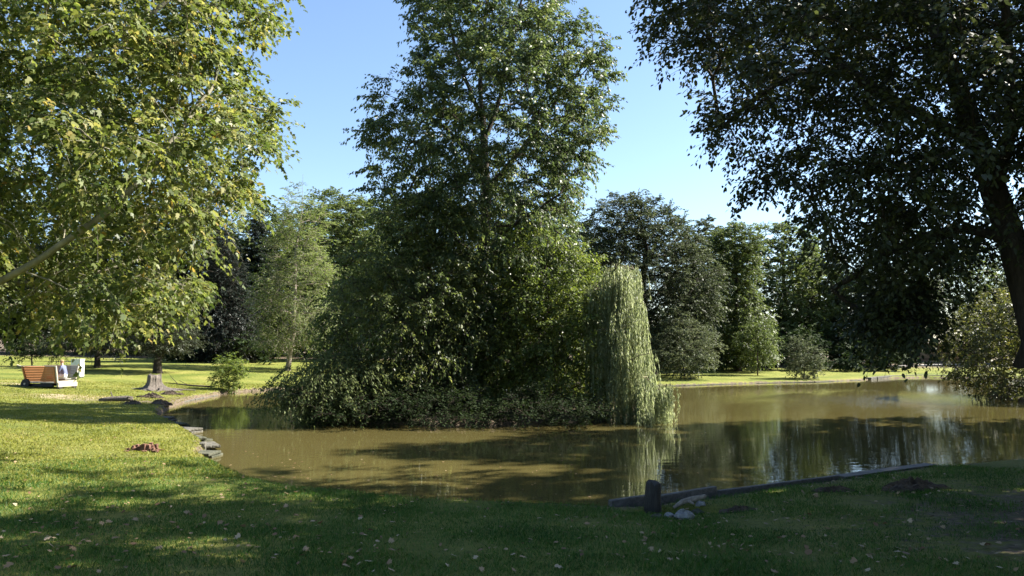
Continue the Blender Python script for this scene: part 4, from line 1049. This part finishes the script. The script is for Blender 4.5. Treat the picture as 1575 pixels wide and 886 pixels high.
def skin_person():
    cloth = rough_mat('blue_jacket', (.085,.10,.17), (.15,.17,.26), 12, .85, .3)
    trous = rough_mat('pale_trousers', (.50,.50,.48), (.66,.66,.63), 12, .85, .2)
    skin = rough_mat('skin', (.42,.26,.19), (.50,.32,.24), 8, .6, .05)
    hair = rough_mat('light_hair', (.22,.14,.07), (.36,.24,.12), 20, .7, .3)
    shoe = rough_mat('dark_shoe', (.02,.02,.02), (.04,.04,.04), 8, .6, .1)
    # seated, facing -x, leaning forward over the knees
    pts = {'pel':(0,0,.08),'wai':(-.03,0,.26),'che':(-.10,0,.46),'nec':(-.15,0,.60),'nk2':(-.175,0,.66),'hd':(-.20,0,.75),'hd2':(-.205,0,.84),
           'shl':(-.11,-.17,.54),'ell':(-.20,-.23,.30),'wrl':(-.40,-.14,.25),'hal':(-.47,-.12,.24),
           'shr':(-.11,.17,.54),'elr':(-.20,.23,.30),'wrr':(-.40,.14,.25),'har':(-.47,.12,.24),
           'hil':(-.02,-.09,.07),'knl':(-.45,-.11,.11),'anl':(-.50,-.11,-.28),'tol':(-.64,-.12,-.33),
           'hir':(-.02,.09,.07),'knr':(-.45,.12,.11),'anr':(-.46,.12,-.28),'tor':(-.60,.13,-.33)}
    rad_ = {'pel':.15,'wai':.135,'che':.15,'nec':.07,'nk2':.055,'hd':.085,'hd2':.075,'shl':.075,'ell':.05,'wrl':.035,'hal':.04,'shr':.075,'elr':.05,'wrr':.035,'har':.04,
            'hil':.10,'knl':.07,'anl':.045,'tol':.035,'hir':.10,'knr':.07,'anr':.045,'tor':.035}
    ed = [('pel','wai'),('wai','che'),('che','nec'),('nec','nk2'),('nk2','hd'),('hd','hd2'),('che','shl'),('shl','ell'),('ell','wrl'),('wrl','hal'),('che','shr'),('shr','elr'),('elr','wrr'),('wrr','har'),
          ('pel','hil'),('hil','knl'),('knl','anl'),('anl','tol'),('pel','hir'),('hir','knr'),('knr','anr'),('anr','tor')]
    names = list(pts); me = bpy.data.meshes.new('person_skeleton')
    me.from_pydata([pts[n] for n in names], [(names.index(a), names.index(b)) for a, b in ed], []); me.update()
    ob = bpy.data.objects.new('person_skeleton', me); COL.objects.link(ob)
    sk = ob.modifiers.new('skin', 'SKIN'); ob.modifiers.new('sub', 'SUBSURF').levels = 2
    for i, n in enumerate(names):
        v = me.skin_vertices[0].data[i]; v.radius = (rad_[n], rad_[n]); v.use_root = (n == 'pel')
    dg = bpy.context.evaluated_depsgraph_get()
    bm_ = bpy.data.meshes.new_from_object(ob.evaluated_get(dg))
    bpy.data.objects.remove(ob)
    bm_.materials.clear()
    for mt in (cloth, trous, skin, shoe): bm_.materials.append(mt)
    for p in bm_.polygons:
        c = p.center; p.use_smooth = True
        i = 0
        if c.z > .63 or (c.x < -.41 and c.z > .17): i = 2
        elif c.z < -.25: i = 3
        elif c.z < .17: i = 1
        p.material_index = i
    p = bpy.data.objects.new('person', bm_); COL.objects.link(p)
    hm = MB(); rock(None, (-.185,0,.825), (.10,.088,.085), random.Random(2), hm); h = hm.build('hair', hair, p, smooth=True)
    return p
pe = skin_person()
tag(pe, 'person in a blue jacket and pale trousers sitting inside the wagon seat', 'person')
mw = Vector((.0, Wy-.42, Hb+.16))*.92; mw.rotate(wg.rotation_euler.to_matrix()); pe.scale = (.95, .95, .95); pe.location = wg.location+mw+Vector((0,0,.06)); pe.rotation_euler = (0,0,R(-14+12))
bgm = rough_mat('red_cloth', (.28,.03,.03), (.42,.06,.05), 8, .8, .3)
bgl = Vector((-.85, Wy-.55, Hb+.0))*.92; bgl.rotate(wg.rotation_euler.to_matrix())
bg = empty('cloth_bag', wg.location+bgl, 'small dark red bag on the floor of the wagon seat before the person', 'bag')
m = MB(); m.hexa([(-.16,-.1,.005),(.16,-.1,.005),(.16,.1,.005),(-.16,.1,.005),(-.12,-.06,.26),(.12,-.06,.24),(.12,.06,.24),(-.12,.06,.26)]); m.build('bag_body', bgm, bg, .03)
m = MB(); m.tube([(-.08,0,.24),(-.06,0,.36),(.06,0,.36),(.08,0,.24)], .012, 6); m.build('bag_handle', bgm, bg)

cp = at(119, 574, 46.0); cz = gz(cp[0], cp[1])
cab = empty('utility_cabinet', (cp[0], cp[1], cz), 'pale grey metal utility cabinet on the lawn behind the wagon seat', 'cabinet', None, R(-24))
m = MB(); m.box((0,0,.56), (.80,.30,1.0)); m.build('cabinet_body', M_CABINET, cab, .012)
m = MB(); m.box((0,0,1.075), (.84,.34,.03)); m.build('cabinet_lid', M_CABINET, cab, .006)
m = MB(); m.box((0,0,0), (.76,.26,.14)); m.build('plinth', M_STONE_D, cab, .01)
m = MB(); m.box((-.19,-.155,.56), (.36,.012,.9)); m.box((.19,-.155,.56), (.36,.012,.9)); m.build('cabinet_door', M_CABINET, cab, .004)

# far right: ochre wall glimpsed between the trunks, gravel path before it
wl = at(1440, 553, 100.0); wz = gz(wl[0], wl[1])
wa = empty('garden_wall', (wl[0], wl[1], wz), 'ochre plastered garden wall seen between trunks at the far right', 'wall')
m = MB(); m.box((0,0,1.0), (14,.3,2.3)); m.build('wall_panel', M_WALL, wa)
m = MB(); m.box((0,0,2.19), (14.2,.42,.10)); m.build('coping', M_COPING, wa, .02)
m = MB(); m.box((0,-.19,.1), (14,.06,.5)); m.build('wall_base', M_COPING, wa)
for q in (-6,-3,0,3,6):
    m = MB(); m.box((q+.6,-.2,1.05), (.36,.1,2.15)); m.build('pilaster', M_WALL, wa, .01)
pp = [at(1290,568,78), at(1380,566,80), at(1440,563,84), at(1560,562,86), at(1700,562,86)]
V, Fc = [], []
for i, q in enumerate(pp):
    for wq in (-1.3, 0, 1.3): V.append((q[0], q[1]+wq, gz(q[0], q[1]+wq)+.03))
for i in range(len(pp)-1):
    for k in range(2): Fc.append((i*3+k, (i+1)*3+k, (i+1)*3+k+1, i*3+k+1))
tag(mesh_np('path', V, np.array(Fc), M_PATH), 'pale gravel path at the far right', None, None, 'structure')

# ------------------------------------------------------------------ light, sky, camera
w = bpy.data.worlds.new('World'); SC.world = w; w.use_nodes = True
nt = w.node_tree
bgn = nt.nodes['Background']
sky = nt.nodes.new('ShaderNodeTexSky'); sky.sky_type = 'NISHITA'; sky.sun_disc = False
sky.sun_elevation = SUN_EL; sky.sun_rotation = SUN_AZ; sky.air_density = 1.0; sky.dust_density = .7; sky.ozone_density = 3.0
nt.links.new(sky.outputs[0], bgn.inputs[0]); bgn.inputs[1].default_value = .066
sl = bpy.data.lights.new('sun', 'SUN'); sl.energy = 4.9; sl.angle = R(.53); sl.color = (1, .94, .84)
so = bpy.data.objects.new('sun', sl); COL.objects.link(so)
sd_ = Vector((math.sin(SUN_AZ)*math.cos(SUN_EL), math.cos(SUN_AZ)*math.cos(SUN_EL), math.sin(SUN_EL)))
so.rotation_euler = sd_.to_track_quat('Z', 'Y').to_euler(); so.location = sd_*60

cam = bpy.data.cameras.new('camera'); cam.sensor_width = 36; cam.lens = 36*F/W; cam.clip_end = 3000; cam.clip_start = .05
co = bpy.data.objects.new('camera', cam); COL.objects.link(co); co.location = (0, 0, CAMZ); co.rotation_euler = (math.pi/2+PITCH, 0, 0)
SC.camera = co
SC.view_settings.view_transform = 'Standard'; SC.view_settings.look = 'None'; SC.view_settings.gamma = 1; SC.view_settings.exposure = 2.05
SC.render.engine = 'CYCLES'
cy = SC.cycles
cy.max_bounces = 6; cy.diffuse_bounces = 3; cy.glossy_bounces = 3; cy.transmission_bounces = 4; cy.transparent_max_bounces = 4
cy.caustics_reflective = False; cy.caustics_refractive = False
